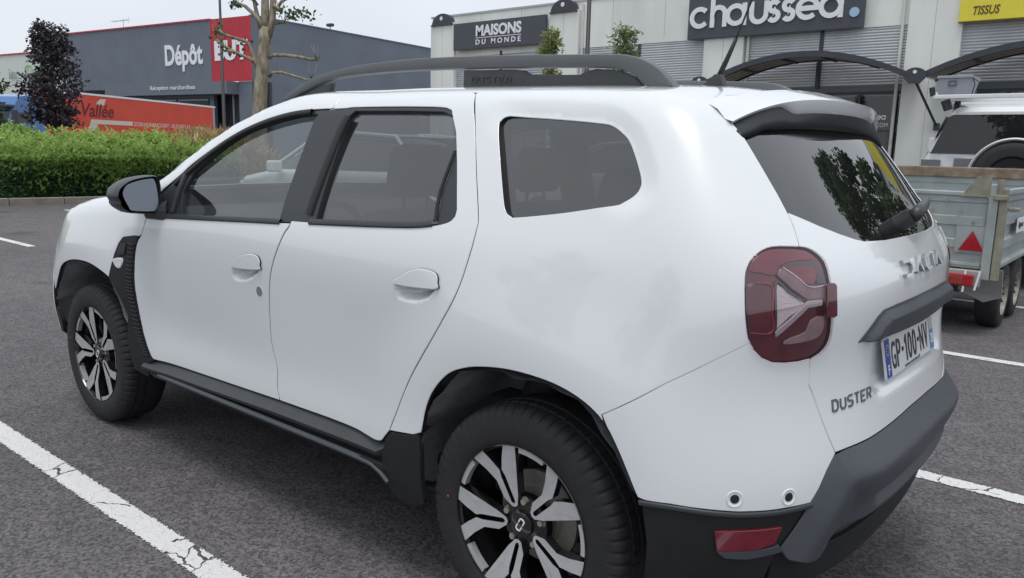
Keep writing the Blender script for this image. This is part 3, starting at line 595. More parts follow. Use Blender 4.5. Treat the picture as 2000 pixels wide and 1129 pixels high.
c_ = MB().prism(cabp, (0, 0, 0), (1, 0, 0), (0, 0, 1), (0, 1, 0), 2.5).build('cab', M_TBLUE, lo)
MB().prism([(-4.62, 2.05), (-4.48, 2.62), (-3.55, 2.66), (-3.55, 2.05)], (0, -.022, 0), (1, 0, 0), (0, 0, 1), (0, 1, 0), .02).build('side_window', glass('cab_glass', (.1, .12, .13), 1.6), c_)
MB().box(-4.7, -3.4, -.03, -.004, .9, .94).box(-3.46, -3.42, -.028, -.004, .94, 3.3).build('door_seam', M_DARK, c_)
MB().prism([(-5.02, 1.75), (-4.77, 2.72), (-4.74, 2.71), (-4.99, 1.74)], (0, .15, 0), (1, 0, 0), (0, 0, 1), (0, 1, 0), 2.2).build('windscreen', MAT['cab_glass'], c_)
MB().cbox(-5.15, -4.6, -.05, 2.4, 2.85, 3.0, .03).build('sun_visor', M_DARK, c_); MB().cbox(-5.0, -4.8, -.4, -.12, 1.95, 2.75, .04).build('mirror', M_DARK, c_)
for x in (-4.0, -.4): wheel_simple('wheel', .5, .33, lo, (x, .18, .5))
MB().box(-4.9, .5, .25, LW-.3, .5, .95).build('tractor_chassis', M_DARK, lo)
M_TDK = pm('lorry_print_dark', (.17, .014, .012), .6); M_TCR = pm('lorry_print_cream', (.68, .62, .52), .6)
t_ = text('lettering', 'Vallée', (.62, -.004, 2.62), (1, 0, 0), (0, -1, 0), 2.95, .80, .004, M_TDK, lo, bold=.02, shear=.25)
text('lettering', '27320 NONANCOURT - 02.32.58.11.63', (5.5, -.004, 2.20), (1, 0, 0), (0, -1, 0), 6.6, .27, .004, M_TCR, lo, bold=.015, shear=.2)
for lp in ([(1.28, 2.22), (5.35, 2.22), (5.45, 2.48), (1.40, 2.48)], [(12.25, 2.22), (13.9, 2.22), (13.95, 2.37), (12.3, 2.37)], [(1.95, 3.36), (2.0, 3.50), (2.35, 3.72), (2.85, 3.74), (2.65, 3.36)], [(1.05, 1.8), (1.28, 2.21), (1.95, 2.21), (1.72, 1.8)]):
    MB().prism(lp, (0, -.004, 0), (1, 0, 0), (0, 0, 1), (0, -1, 0), .004).build('logo_shape', M_TCR, lo)

# ---- galvanised box trailer, its tail towards the camera side (tail at y = 4.6, right side at x = .28)
tr = empty('box_trailer', (-.42, 4.6, 0)); tag(tr, 'galvanised twin axle box trailer with red triangle on its tail', 'trailer')
def ribbed(x0, x1, z0, z1, y, d=.03):
    """pressed sheet with three broad horizontal swages; runs along x, faces -y"""
    zs = []; n = 3; h = (z1-z0)/n; pr = [(0, 0), (.10, 0), (.22, 1), (.62, 1), (.74, 0), (1, 0)]
    for k in range(n): zs += [(z0+h*(k+a), b) for a, b in pr[:-1]]
    zs.append((z1, 0)); return [[(x0, y+d*b, z), (x1, y+d*b, z)] for z, b in zs]
MB().grid(ribbed(-.76, .58, .56, 1.10, 0)).build('tailgate', M_GALV, tr); MB().box(-.76, .58, .01, .03, .54, 1.09).build('tailgate_backing', M_GALV, tr)
MB().cbox(-.76, .58, -.015, .03, 1.10, 1.135, .008).build('tailgate_rail', M_GALV, tr)
# right and left sides run away from the camera
for sx, nm in ((.70, 'side_panel'), (-.74, 'side_panel')):
    g = [[(sx+(.03*(p[0][1]/.03) if True else 0)*(-1 if sx > 0 else 1), y, p[0][2]) for y in (.04, 2.05)] for p in ribbed(0, 1, .56, 1.12, 0)]
    MB().grid(g).build(nm, M_GALV, tr); MB().cbox(sx-.02, sx+.025, .03, 2.06, 1.12, 1.165, .01).build('side_rail', M_GALV, tr)
MB().grid(ribbed(-.76, .72, .56, 1.20, 2.06)).box(-.76, .72, 2.07, 2.10, .56, 1.2).build('headboard', M_GALV, tr)
MB().cbox(-.80, .76, 2.03, 2.11, 1.20, 1.305, .012).build('headboard_beam', M_RUST, tr)
MB().box(-.72, .69, .03, 2.05, .54, .57).build('floor', M_GALV, tr)
MB().cbox(.59, .655, -.03, .035, .46, 1.20, .008).build('corner_post', M_GALV, tr); MB().cbox(.66, .715, -.025, .03, .46, 1.17, .008).build('corner_post', pm('weathered_olive', (.25, .235, .18), .8, var=.25, vscale=12), tr)
MB().prism([(0, 0), (.10, .16), (.19, .17), (.20, 0)], (.40, -.03, 1.10), (1, 0, 0), (0, 0, 1), (0, 1, 0), .03).build('gusset_plate', MAT['weathered_olive'], tr)
MB().cbox(-.80, .60, -.05, .0, .40, .53, .01).build('light_beam', pm('grey_primer', (.33, .33, .31), .7, var=.1), tr)
MB().cyl((.66, -.03, 1.10), (0, 0, 1), .022, .14, 10).cbox(.62, .72, -.06, -.02, 1.08, 1.12, .008).build('latch', MAT['weathered_olive'], tr); MB().cbox(.72, .80, .0, .04, 1.0, 1.03, .008).build('side_latch', M_STEEL, tr)
for x in (.30, -.62):
    l_ = MB().cbox(x, x+.26, -.085, -.05, .405, .50, .01).build('tail_lamp', M_REDL, tr); MB().cbox(x+.06, x+.19, -.092, -.084, .42, .48, .004).build('lens', pm('amber_red_lens', (.30, .045, .035), .3, var=.2, vscale=50), l_)
    MB().prism([(0, 0), (.175, 0), (.0875, .155)], (x+.12, -.012, .68), (1, 0, 0), (0, 0, 1), (0, -1, 0), .01).build('reflector_triangle', M_REDL, tr)
    MB().box(x+.09, x+.32, -.008, .001, .66, .87).build('reflector_plate', M_GALV, tr)
mb = MB()
for x, z in ((.06, .62), (.20, .98), (.40, .98), (.30, 1.06), (.5, .9), (.55, .75), (-.3, .98), (.52, .62)): mb.cyl((x, -.004, z), (0, -1, 0), .011, .01, 8)
mb.build('rivet', M_STEEL, tr)
MB().tube([(.50, -.07, .53), (.495, -.075, .36)], .008, 6).tube([(.60, -.07, .53), (.575, -.075, .38)], .008, 6).build('hook', M_WHITE, tr)
MB().box(-.5, .4, .3, 2.0, .30, .50).build('chassis', M_DARK, tr); MB().tube([(0, 2.0, .42), (0, 3.2, .45)], .05, 8).build('drawbar', M_GALV, tr)
MB().add([(.42, .14, .53), (.72, .14, .53), (.72, .24, .30), (.60, .22, .25), (.42, .16, .34), (.42, .17, .53), (.72, .17, .53), (.72, .27, .30), (.60, .25, .25), (.42, .19, .34)], [(0, 1, 2, 3, 4), (9, 8, 7, 6, 5), (0, 5, 6, 1), (1, 6, 7, 2), (2, 7, 8, 3), (3, 8, 9, 4), (4, 9, 5, 0)]).build('mudguard', pm('mudguard_grey', (.28, .28, .27), .8, var=.15), tr)
for y in (.60, 1.24): w_ = wheel_simple('wheel', .275, .18, tr, (.60, y, .275)); w_.rotation_euler = (0, 0, PI/2)
for y in (.60, 1.24): w_ = wheel_simple('wheel', .275, .18, tr, (-.64, y, .275)); w_.rotation_euler = (0, 0, -PI/2)
p_ = MB().box(.718, .724, .55, 1.1, .80, .92).build('maker_plate', M_WHITE, tr); text('plate_lettering', 'Agora', (.7245, .58, .825), (0, 1, 0), (1, 0, 0), .26, .07, .003, M_DARK, p_)

# ---- white off-road car in front of the trailer, its back at y = 7.7
ow = pm('off_road_white', (.76, .78, .78), .35, coat=.6, var=.03, vscale=2)
oc = empty('off_road_car', (-.12, 7.7, 0)); tag(oc, 'white off-road car with spare wheel and roof rack', 'car')
def ring(hw_b, hw_t, zb, zm, zt, y, rad=.10, n=5):
    """section of a tall car: upright sides to zm, leaning in to the roof zt"""
    pts = [(-hw_b, zb), (-hw_b-.01, (zb+zm)/2), (-hw_b, zm)]; tx = hw_t
    for k in range(n+1): a = PI-PI/2*k/n; pts.append((-tx+rad+rad*math.cos(a), zt-rad+rad*math.sin(a)))
    pts += [(-p[0], p[1]) for p in reversed(pts)]; return [(p[0], y, p[1]) for p in pts]
rows = [ring(.90, .66, .62, 1.30, 1.90, -.0), ring(.955, .70, .48, 1.32, 1.955, .07), ring(.965, .72, .42, 1.32, 1.975, .5), ring(.965, .72, .42, 1.32, 1.985, 1.6), ring(.965, .70, .42, 1.30, 1.93, 2.45), ring(.96, .80, .42, 1.15, 1.22, 3.2), ring(.95, .78, .45, 1.08, 1.14, 4.3), ring(.85, .7, .5, .9, 1.0, 4.75)]
mb = MB().grid(rows, closed=True); n_ = len(rows[0]); mb.add(rows[0], [tuple(range(n_))]); mb.add(rows[-1], [tuple(range(n_))]); b_ = mb.build('body', ow, oc, angle=35)
gq = glass('privacy_glass', (.05, .055, .06), 1.6)
MB().prism([(-.865, 1.44), (-.845, 1.46), (-.70, 1.845), (-.66, 1.87), (.66, 1.87), (.70, 1.845), (.845, 1.46), (.865, 1.44)], (0, -.012, 0), (1, 0, 0), (0, 0, 1), (0, 1, 0), .018).build('rear_window', gq, oc)
MB().box(-.60, .60, -.03, -.014, 1.25, 1.39).box(-.94, -.74, -.02, -.005, 1.20, 1.37).build('tail_trim', pm('trim_grey', (.16, .17, .18), .5), oc)
for x in (-.945, .86): MB().cbox(x, x+.085, -.02, .10, .80, 1.17, .012).build('tail_light', M_REDL, oc)
MB().cbox(-.94, .94, -.14, .06, .45, .68, .03).build('rear_bumper', MAT['trim_grey'], oc)
mb = MB(); 
for k in range(3): mb.cyl((-.905+.016*k, .14, 1.50+.04*k), (-1, 0, 0), .010, .02, 8)
mb.cbox(-.905, -.84, .08, .24, 1.46, 1.62, .012).build('pillar_vent', ow, oc)
sw = empty('spare_wheel', (0, -.17, 1.19)); sw.parent = oc
wt = wheel_simple('tyre', .385, .20, sw, (0, 0, 0), rim=M_BLACKP)
rows = [[((rr)*math.cos(a), yy, rr*math.sin(a)) for a in np.linspace(0, 2*PI, 49)[:-1]] for rr, yy in ((.40, .09), (.425, .09), (.43, -.06), (.415, -.085), (.40, -.06))]
MB().grid(rows, closed=True).build('wheel_cover_ring', ow, sw, angle=40)
MB().cyl((0, .05, 0), (0, 1, 0), .1, .14, 16).build('carrier', M_BLACKP, sw)
text('badge', 'TOYOTA', (-.70, -.013, 1.395), (1, 0, 0), (0, -1, 0), .20, .022, .004, pm('chrome', (.75, .76, .78), .15, metal=1), oc)
rows = [[((.052)*math.cos(a)*s_-.80, -.012, 1.408+.026*math.sin(a)*s_) for a in np.linspace(0, 2*PI, 25)[:-1]] for s_ in (.8, 1.0)]
mb = MB().grid(rows, closed=True); mb.grid([[(.02*math.cos(a)*s_-.80, -.0125, 1.408+.024*math.sin(a)*s_) for a in np.linspace(0, 2*PI, 17)[:-1]] for s_ in (.75, 1.0)], closed=True); mb.build('emblem', MAT['chrome'], oc)
for sx in (-1, 1):
    for y in (.75, 3.6): w_ = wheel_simple('wheel', .385, .24, oc, (sx*.84, y, .385)); w_.rotation_euler = (0, 0, PI/2*sx)
    for y0, y1 in ((.15, .85), (.95, 1.75), (1.85, 2.45)): MB().add([(sx*.952, y0, 1.36), (sx*.952, y1, 1.36), (sx*(.775 if y1 < 2 else .80), y1-.05*(y1 > 2), 1.86 if y1 < 2 else 1.78), (sx*.775, y0+.03, 1.86)], [(0, 1, 2, 3)]).build('side_window', gq, oc)
    MB().cbox(sx*1.0-.09, sx*1.0+.09, 2.5, 2.65, 1.22, 1.40, .03).build('mirror', M_BLACKP, oc)
# roof rack
rk = empty('roof_rack', (0, .2, 2.02)); rk.parent = oc
for sx in (-1, 1): MB().cbox(sx*.84-.02, sx*.84+.02, -.35, 2.1, .02, .09, .01).build('rail', ow, rk)
for y in (-.35, .25, .85, 1.45, 2.06): MB().cbox(-.86, .86, y-.02, y+.02, .015, .06, .008).build('crossbar', ow, rk)
for sx in (-1, 1): MB().cbox(sx*.70-.03, sx*.70+.03, .1, .16, -.10, .02, .01).cbox(sx*.70-.03, sx*.70+.03, 1.6, 1.66, -.10, .02, .01).build('foot', M_BLACKP, rk)
MB().tube([(-.86, -.35, .05), (-.88, -.35, .14)], .03, 8).tube([(-.74, -.3, .0), (-.70, -.3, -.10)], .05, 8).build('end_clamp', M_BLACKP, rk)
bx_ = empty('storage_box', (-.96, 7.62, 2.085)); tag(bx_, 'grey plastic storage box lashed on the roof rack', 'box')
gp = pm('box_grey', (.30, .31, .35), .6, var=.06); MB().add([(-.0+.02, 0, 0), (.31, 0, 0), (.31, .4, 0), (.02, .4, 0), (0, -.01, .17), (.33, -.01, .17), (.33, .42, .17), (0, .42, .17)], [(0, 3, 2, 1), (4, 5, 6, 7), (0, 1, 5, 4), (1, 2, 6, 5), (2, 3, 7, 6), (3, 0, 4, 7)]).build('tub', gp, bx_)
MB().cbox(-.012, .342, -.022, .432, .172, .205, .008).build('lid', gp, bx_); MB().box(.11, .19, -.022, -.008, .095, .103).box(.11, .19, -.022, -.008, .145, .150).box(.11, .114, -.021, -.008, .103, .145).box(.186, .19, -.021, -.008, .103, .145).build('grip', pm('grip_dark', (.12, .12, .14), .6), bx_)
MB().tube([(.345, .0, .18), (.37, -.01, .10), (.35, 0, .0)], .006, 6).tube([(.34, .1, .17), (.40, .05, .13), (.36, .1, .01)], .005, 6).build('strap', M_BLACKP, bx_)

# ---- plain hatchbacks parked beyond, seen only through the windows of the near car
def hatch(loc, rz, paint, label):
    h = empty('parked_car', loc, rz); tag(h, label, 'car', 'cars seen through the windows')
    def rg(x, hw, zb, zt, inn=.0, n=4):
        pts = [(-hw+.04, zb), (-hw, zb+.15), (-hw, zt-.12)]
        for k in range(n+1): a = PI-PI/2*k/n; pts.append((-hw+.08+inn+.08*math.cos(a), zt-.08+.08*math.sin(a)))
        pts += [(-p[0], p[1]) for p in reversed(pts)]; return [(x, p[0], p[1]) for p in pts]
    rows = [rg(-2.05, .62, .3, .62), rg(-2.0, .76, .22, .78), rg(-1.75, .86, .2, .90), rg(-.95, .88, .2, 1.02), rg(.2, .88, .2, 1.04), rg(1.5, .88, .2, 1.06), rg(1.9, .84, .22, 1.04), rg(2.0, .76, .3, .95)]
    mb = MB().grid(rows, closed=True); n_ = len(rows[0]); mb.add(rows[0], [tuple(range(n_))]); mb.add(rows[-1], [tuple(range(n_))]); mb.build('body', paint, h, angle=40)
    cab = [(-1.05, .70, 1.0, 1.03), (-.95, .76, 1.0, 1.10), (-.25, .72, 1.0, 1.46), (.5, .70, 1.0, 1.52), (1.3, .68, 1.0, 1.48), (1.75, .66, 1.0, 1.15), (1.85, .6, 1.0, 1.06)]
    rows = []
    for x, hw, zb, zt in cab: rows.append([(x, -hw-.08, zb), (x, -hw, zb+(zt-zb)*.75), (x, -hw+.12, zt), (x, hw-.12, zt), (x, hw, zb+(zt-zb)*.75), (x, hw+.08, zb)])
    MB().grid(rows).build('cabin_glass', gq, h, angle=50)
    rf = [[(x, s*( hw-.10), zt+.012) for s in (-1, -.5, .5, 1)] for x, hw, zb, zt in cab[2:5]]; MB().grid(rf).build('roof', paint, h, smooth=True)
    for s in (-1, 1):
        for x in (-1.25, 1.3): w_ = wheel_simple('wheel', .31, .2, h, (x, s*.80, .31)); w_.rotation_euler = (0, 0, 0 if s < 0 else PI)
        MB().cbox(1.80, 1.98, s*.72-.11, s*.72+.11, .72, 1.0, .03).build('tail_light', M_REDL, h); MB().cbox(-1.98, -1.75, s*.70-.11, s*.70+.11, .66, .82, .04).build('headlight', MAT['chrome'], h)
        MB().cbox(-.85, -.7, s*.98-.1, s*.98+.08, .98, 1.14, .03).build('mirror', paint, h)
        MB().tube([(-1.0, s*.77, 1.09), (-.25, s*.66, 1.475), (.5, s*.65, 1.53), (1.3, s*.63, 1.49), (1.75, s*.69, 1.1)], .025, 6).build('roof_frame', paint, h)
hatch((-7.55, 4.95, 0), 0, ow, 'white hatchback seen through the side windows')
hatch((-5.6, 8.9, 0), 0, pm('silver_paint', (.5, .52, .54), .35, metal=.4, coat=.5), 'silver hatchback seen through the rear side window')
# ================================================================ the near car: body surface as a field, panels cut from it
def _basis(k):
    k=np.asarray(k,float); n=len(k); h=np.diff(k)
    A=np.zeros((n,n)); B=np.zeros((n,n)); A[0,0]=A[-1,-1]=1
    for i in range(1,n-1):
        A[i,i-1]=h[i-1]; A[i,i]=2*(h[i-1]+h[i]); A[i,i+1]=h[i]
        B[i,i-1]=6/h[i-1]; B[i,i]=-6/h[i-1]-6/h[i]; B[i,i+1]=6/h[i]
    return k,h,np.linalg.solve(A,B)
def bas(b,x):
    """rows: cardinal natural-cubic-spline weights of every x"""
    k,h,M=b; n=len(k); x=np.clip(np.asarray(x,float).ravel(),k[0],k[-1])
    i=np.clip(np.searchsorted(k,x)-1,0,n-2); a=(k[i+1]-x)/h[i]; c=1-a
    o=((a**3-a)[:,None]*M[i]+(c**3-c)[:,None]*M[i+1])*(h[i]**2/6)[:,None]
    r=np.arange(len(x)); o[r,i]+=a; o[r,i+1]+=c
    return o
UK=_basis([-3.5,-3.2,-2.9,-2.5,-2.0,-1.2,-.4,.2,.55,.9])
ZK=_basis([.15,.30,.42,.55,.70,.85,1.0,1.10,1.2,1.35,1.5,1.65])
#        u: -3.5  -3.2  -2.9  -2.5  -2.0  -1.2  -.4   .2   .55   .9
WT=np.array([
 [.62,.76,.82,.83,.80,.79,.80,.82,.78,.66],   # .15
 [.66,.80,.855,.87,.845,.84,.85,.865,.83,.72],  # .30
 [.69,.82,.87,.882,.865,.862,.868,.883,.86,.76],  # .42
 [.73,.843,.885,.888,.858,.858,.865,.885,.87,.79],  # .55
 [.73,.84,.883,.888,.862,.862,.868,.888,.87,.80],  # .70
 [.72,.828,.875,.885,.870,.870,.876,.890,.865,.79],  # .85
 [.67,.785,.852,.875,.868,.872,.878,.882,.848,.77],  # 1.0
 [.60,.74,.825,.855,.853,.858,.862,.866,.828,.755],  # 1.10
 [.54,.67,.765,.815,.826,.826,.828,.834,.803,.735],  # 1.2
 [.46,.59,.69,.745,.765,.765,.767,.772,.745,.69],  # 1.35
 [.38,.51,.62,.675,.695,.698,.698,.698,.675,.63],  # 1.5
 [.30,.43,.55,.59,.60,.615,.62,.62,.60,.56]])  # 1.65
TK=_basis([-3.55,-3.40,-3.2,-2.8,-2.45,-2.25,-1.95,-1.65,-1.4,-1.1,-.7,-.2,.2,.45,.65,.9])
TV=np.array([.72,.92,1.03,1.115,1.160,1.205,1.365,1.505,1.573,1.600,1.606,1.598,1.584,1.560,1.525,1.47])
RK=_basis([.15,.30,.45,.60,.70,.80,.90,1.0,1.1,1.2,1.35,1.5,1.65])
RV=np.array([.69,.77,.800,.806,.79,.772,.766,.772,.755,.694,.578,.468,.36])
def ss(a,b,x):
    t=np.clip((x-a)/(b-a),0,1); return t*t*(3-2*t)
def smax(a,b,k):
    h=np.clip(k-np.abs(a-b),0,None)/k
    return np.maximum(a,b)+h**3*k/6
def W(u,z):
    w=np.einsum('ij,ij->i',bas(ZK,z)@WT,bas(UK,u))
    for cu,a in ((0.,.033),(-2.673,.023)):
        r=np.hypot(u-cu,(z-.345)*1.0)
        t=np.clip((r-.42)/.38,0,1); w=w+a*(1-t**3*(10-15*t+6*t*t))
    return w
def T(u,v):
    v=np.abs(v)
    ue=u-.13*v*v*(1-ss(-1.5,-.9,u))
    return bas(TK,ue)@TV-(.03+.026*ss(-2.3,-1.4,u)+.05*ss(-1.35,-.85,u))*v*v
def Rr(v,z):
    return bas(RK,z)@RV-.075*v*v-.30*v**4
def FR(v,z):
    # front end x position
    return -3.47+.10*ss(.6,1.0,z)+.08*ss(.5,.2,z)+.28*v*v
def Fb(p):
    p=np.asarray(p,float); u,v,z=p[:,0],np.abs(p[:,1]),p[:,2]
    d=smax(v-W(u,z),(z-T(u,v))*.9,.10)
    d=smax(d,(u-Rr(v,z)),.20)
    d=smax(d,FR(v,z)-u,.25)
    return d
def grad(p,h=.002):
    g=np.stack([Fb(p+e)-Fb(p-e) for e in np.eye(3)*h],-1)
    return g/np.linalg.norm(g,axis=1)[:,None]
# feature lines on the body, metres in the car's own frame (x to the tail, y to the right side, z up; rear axle at x = 0)
F_gapB=[(-1.069,-.615,1.565),(-1.027,-.693,1.503),(-1.039,-.729,1.431),(-1.049,-.773,1.329),(-1.055,-.819,1.216),(-1.061,-.856,1.107),(-1.086,-.865,1.07),(-1.124,-.872,1.004),(-1.168,-.873,.907),(-1.186,-.867,.791),(-1.19,-.86,.655),(-1.161,-.858,.564),(-1.16,-.861,.497),(-1.143,-.863,.446)]
F_doorbot=[(-2.057,-.877,.43),(-1.593,-.86,.425),(-1.143,-.863,.446),(-.859,-.864,.451),(-.689,-.869,.449),(-.58,-.885,.451),(-.541,-.891,.463)]
F_gapR=[(-.517,-.893,.482),(-.487,-.891,.547),(-.415,-.894,.687),(-.303,-.899,.849),(-.23,-.891,.971),(-.2,-.873,1.075),(-.193,-.851,1.153),(-.201,-.835,1.194),(-.259,-.783,1.32),(-.314,-.73,1.437),(-.37,-.671,1.53),(-.591,-.417,1.588)]
F_gapF=[(-2.085,-.861,1.061),(-2.111,-.869,1.005),(-2.131,-.873,.963)]
F_cladF=[(-2.177,-.876,.921),(-2.195,-.882,.784),(-2.177,-.883,.672),(-2.138,-.882,.539),(-2.081,-.881,.444)]
F_fwin=[(-2.011,-.839,1.156),(-1.891,-.814,1.234),(-1.822,-.794,1.284),(-1.679,-.761,1.363),(-1.536,-.734,1.424),(-1.395,-.713,1.468),(-1.249,-.7,1.493),(-1.127,-.695,1.501),(-1.027,-.693,1.503)]
F_fglass=[(-1.786,-.809,1.248),(-1.658,-.774,1.334),(-1.522,-.744,1.405),(-1.377,-.726,1.444),(-1.232,-.713,1.47),(-1.111,-.707,1.479),(-1.141,-.853,1.118),(-1.446,-.856,1.103),(-1.804,-.856,1.085),(-1.806,-.835,1.174)]
F_fbelt=[(-1.899,-.86,1.063),(-1.135,-.857,1.103),(-1.061,-.857,1.107),(-.958,-.855,1.112)]
F_rwin=[(-1.019,-.692,1.505),(-.95,-.692,1.505),(-.906,-.689,1.508),(-.664,-.689,1.507),(-.488,-.693,1.502),(-.44,-.7,1.492),(-.411,-.712,1.471),(-.345,-.773,1.338),(-.289,-.83,1.202),(-.289,-.837,1.184),(-.307,-.843,1.167),(-.359,-.847,1.152),(-.452,-.849,1.141),(-.647,-.85,1.129),(-.964,-.854,1.115)]
F_rglass=[(-.918,-.709,1.474),(-.9,-.701,1.488),(-.65,-.702,1.486),(-.476,-.705,1.481),(-.431,-.713,1.468),(-.402,-.727,1.44),(-.363,-.76,1.369),(-.375,-.81,1.247),(-.363,-.843,1.164),(-.922,-.85,1.13)]
F_qwin=[(-.228,-.73,1.44),(-.231,-.717,1.464),(-.214,-.711,1.477),(-.176,-.711,1.478),(-.025,-.716,1.47),(.113,-.72,1.459),(.153,-.724,1.452),(.191,-.733,1.432),(.219,-.743,1.41),(.254,-.763,1.364),(.281,-.782,1.319),(.284,-.791,1.298),(.276,-.8,1.279),(.253,-.809,1.259),(.228,-.815,1.247),(.092,-.829,1.219),(-.062,-.837,1.196),(-.084,-.836,1.198),(-.102,-.833,1.206),(-.122,-.822,1.232),(-.174,-.779,1.334)]
F_archR=[(-.36,-.9,.532),(-.339,-.9,.617),(-.302,-.903,.682),(-.24,-.909,.741),(-.173,-.913,.772),(-.108,-.916,.789),(-.018,-.92,.801),(.074,-.922,.802),(.16,-.922,.793),(.235,-.921,.77),(.296,-.92,.732),(.333,-.919,.684),(.364,-.917,.63),(.389,-.916,.585),(.403,-.915,.561)]
F_blackline=[(.404,-.914,.562),(.477,-.897,.567),(.558,-.855,.564),(.611,-.813,.561),(.662,-.756,.561),(.695,-.706,.563),(.722,-.651,.566)]
F_bumpgap=[(.291,-.919,.747),(.438,-.88,.848),(.538,-.83,.916),(.592,-.787,.955)]
F_tggap=[(.594,-.611,1.24),(.609,-.617,1.217),(.626,-.628,1.189),(.635,-.637,1.17)]
F_tggap2=[(.685,-.64,.91),(.687,-.639,.845),(.692,-.63,.828),(.71,-.606,.765),(.726,-.586,.714),(.741,-.567,.67)]
F_tgbot=[(.741,-.567,.666),(.753,-.52,.672),(.774,-.411,.673),(.787,-.262,.68),(.793,-.057,.685),(.787,.232,.692)]
F_diffL=[(.741,-.567,.666),(.735,-.601,.636),(.729,-.632,.593),(.72,-.654,.564)]
F_refl=[(.571,-.845,.51),(.681,-.726,.514),(.671,-.735,.476),(.643,-.771,.463),(.576,-.837,.462)]
F_sensors=[(.602,-.82,.592),(.689,-.714,.589)]
F_tail=[(.636,-.637,1.17),(.62,-.668,1.172),(.598,-.705,1.172),(.584,-.731,1.164),(.573,-.755,1.148),(.569,-.771,1.127),(.57,-.781,1.104),(.578,-.791,1.052),(.585,-.792,1.004),(.592,-.788,.966),(.602,-.778,.941),(.616,-.761,.921),(.633,-.738,.909),(.65,-.711,.906),(.67,-.675,.906),(.685,-.641,.91),(.696,-.614,.92),(.705,-.594,.938),(.709,-.588,.967),(.709,-.592,1.007),(.711,-.585,1.009),(.709,-.585,1.04),(.702,-.58,1.081),(.698,-.59,1.085),(.691,-.587,1.106),(.678,-.583,1.135),(.661,-.596,1.155),(.647,-.615,1.166)]
F_dpil=[(.369,-.584,1.501),(.427,-.587,1.453),(.454,-.585,1.425)]
F_rearglass=[(.454,-.585,1.425),(.491,-.592,1.379),(.529,-.597,1.328),(.56,-.602,1.287),(.59,-.61,1.246),(.615,-.57,1.23),(.639,-.529,1.213),(.67,-.466,1.192),(.69,-.408,1.177),(.701,-.36,1.169),(.715,-.227,1.164),(.72,-.043,1.163),(.716,.146,1.167),(.703,.329,1.171)]
F_plate=[(.754,-.344,.917),(.765,-.277,.797),(.768,.213,.803)]
F_handle=[(.736,-.473,.937),(.755,-.378,1),(.764,-.281,1.007)]
F_dh1=[(-1.413,-.871,.915),(-1.377,-.872,.946),(-1.327,-.872,.966),(-1.28,-.872,.975),(-1.238,-.873,.973),(-1.221,-.873,.957),(-1.224,-.873,.938),(-1.232,-.873,.925)]
F_dh2=[(-.495,-.878,.967),(-.47,-.877,.989),(-.433,-.877,1.009),(-.385,-.876,1.022),(-.33,-.878,1.021),(-.311,-.88,1.011),(-.308,-.883,.992),(-.317,-.885,.974)]
F_lock=[(-1.241,-.869,.843)]
F_archF=[(-2.982,-.901,.678),(-2.922,-.902,.75),(-2.716,-.909,.803),(-2.575,-.91,.806),(-2.45,-.907,.78),(-2.392,-.905,.751)]
F_cladtop=[(-2.265,-.878,.952),(-2.149,-.873,.964),(-2.382,-.903,.787)]
F_db1=[(-1.413,-.871,.915),(-1.426,-.87,.884),(-1.419,-.869,.868),(-1.386,-.869,.862),(-1.329,-.87,.868),(-1.281,-.871,.885),(-1.247,-.872,.906),(-1.232,-.873,.925)]
F_db2=[(-.495,-.878,.967),(-.502,-.878,.943),(-.488,-.878,.92),(-.446,-.88,.916),(-.39,-.884,.924),(-.346,-.886,.941),(-.322,-.885,.964),(-.317,-.885,.974)]
F_clad=[(-2.283,-.879,.95),(-2.208,-.875,.961),(-2.149,-.873,.964),(-2.177,-.876,.921),(-2.195,-.882,.784),(-2.177,-.883,.672),(-2.138,-.882,.539),(-2.081,-.881,.444),(-2.057,-.877,.43),(-2.103,-.884,.408),(-2.143,-.889,.446),(-2.204,-.891,.553),(-2.283,-.898,.659),(-2.353,-.903,.729),(-2.391,-.905,.758),(-2.37,-.899,.816),(-2.345,-.891,.874),(-2.316,-.883,.922)]
F_vent=[(-2.29,-.882,.92),(-2.243,-.879,.924),(-2.258,-.883,.878),(-2.316,-.889,.872)]
F_lampF=[(-2.347,-.894,.846),(-2.278,-.887,.855),(-2.281,-.889,.832),(-2.296,-.892,.814),(-2.32,-.895,.814),(-2.342,-.895,.831)]
F_bar_top=[(.736,-.475,.935),(.75,-.415,.986),(.756,-.374,1.002),(.759,-.346,1.006),(.766,-.258,1.004),(.771,-.124,1.003),(.772,.043,1.004)]
F_bar_bot=[(.736,-.475,.933),(.744,-.427,.929),(.762,-.24,.92),(.766,-.087,.92),(.766,.111,.916)]
F_dacia=[(.75,-.204,1.103),(.761,-.218,1.069),(.749,.206,1.106),(.763,.139,1.071)]
F_duster=[(.718,-.568,.793),(.724,-.561,.767),(.755,-.392,.792),(.759,-.387,.767)]
F_hoodgap=[(-2.797,-.857,1.033),(-2.628,-.859,1.061),(-2.464,-.847,1.095),(-2.393,-.847,1.101)]
F_bumpF=[(-3.068,-.883,.483),(-2.938,-.901,.748),(-3.053,-.89,.681)]
F_arch_in=[(-.36,-.9,.532),(-.41,-.898,.53),(-.485,-.893,.526)]
F_tl_tri=[(.623,-.732,1.093),(.673,-.673,1.045),(.635,-.74,.983)]
F_reflstrip=[(.576,-.837,.458),(.591,-.823,.443),(.629,-.784,.439),(.681,-.715,.45),(.678,-.724,.466),(.643,-.77,.458)]
F_diffR=[(.72,-.654,.564),(.703,-.687,.507),(.68,-.718,.455)]
F_wiper=[(.693,-.083,1.201),(.678,.103,1.22),(.654,.529,1.222)]
F_tl_white=[(.624,-.732,1.093),(.648,-.707,1.072),(.671,-.675,1.051),(.673,-.674,1.039),(.655,-.711,1.016),(.635,-.739,.986)]
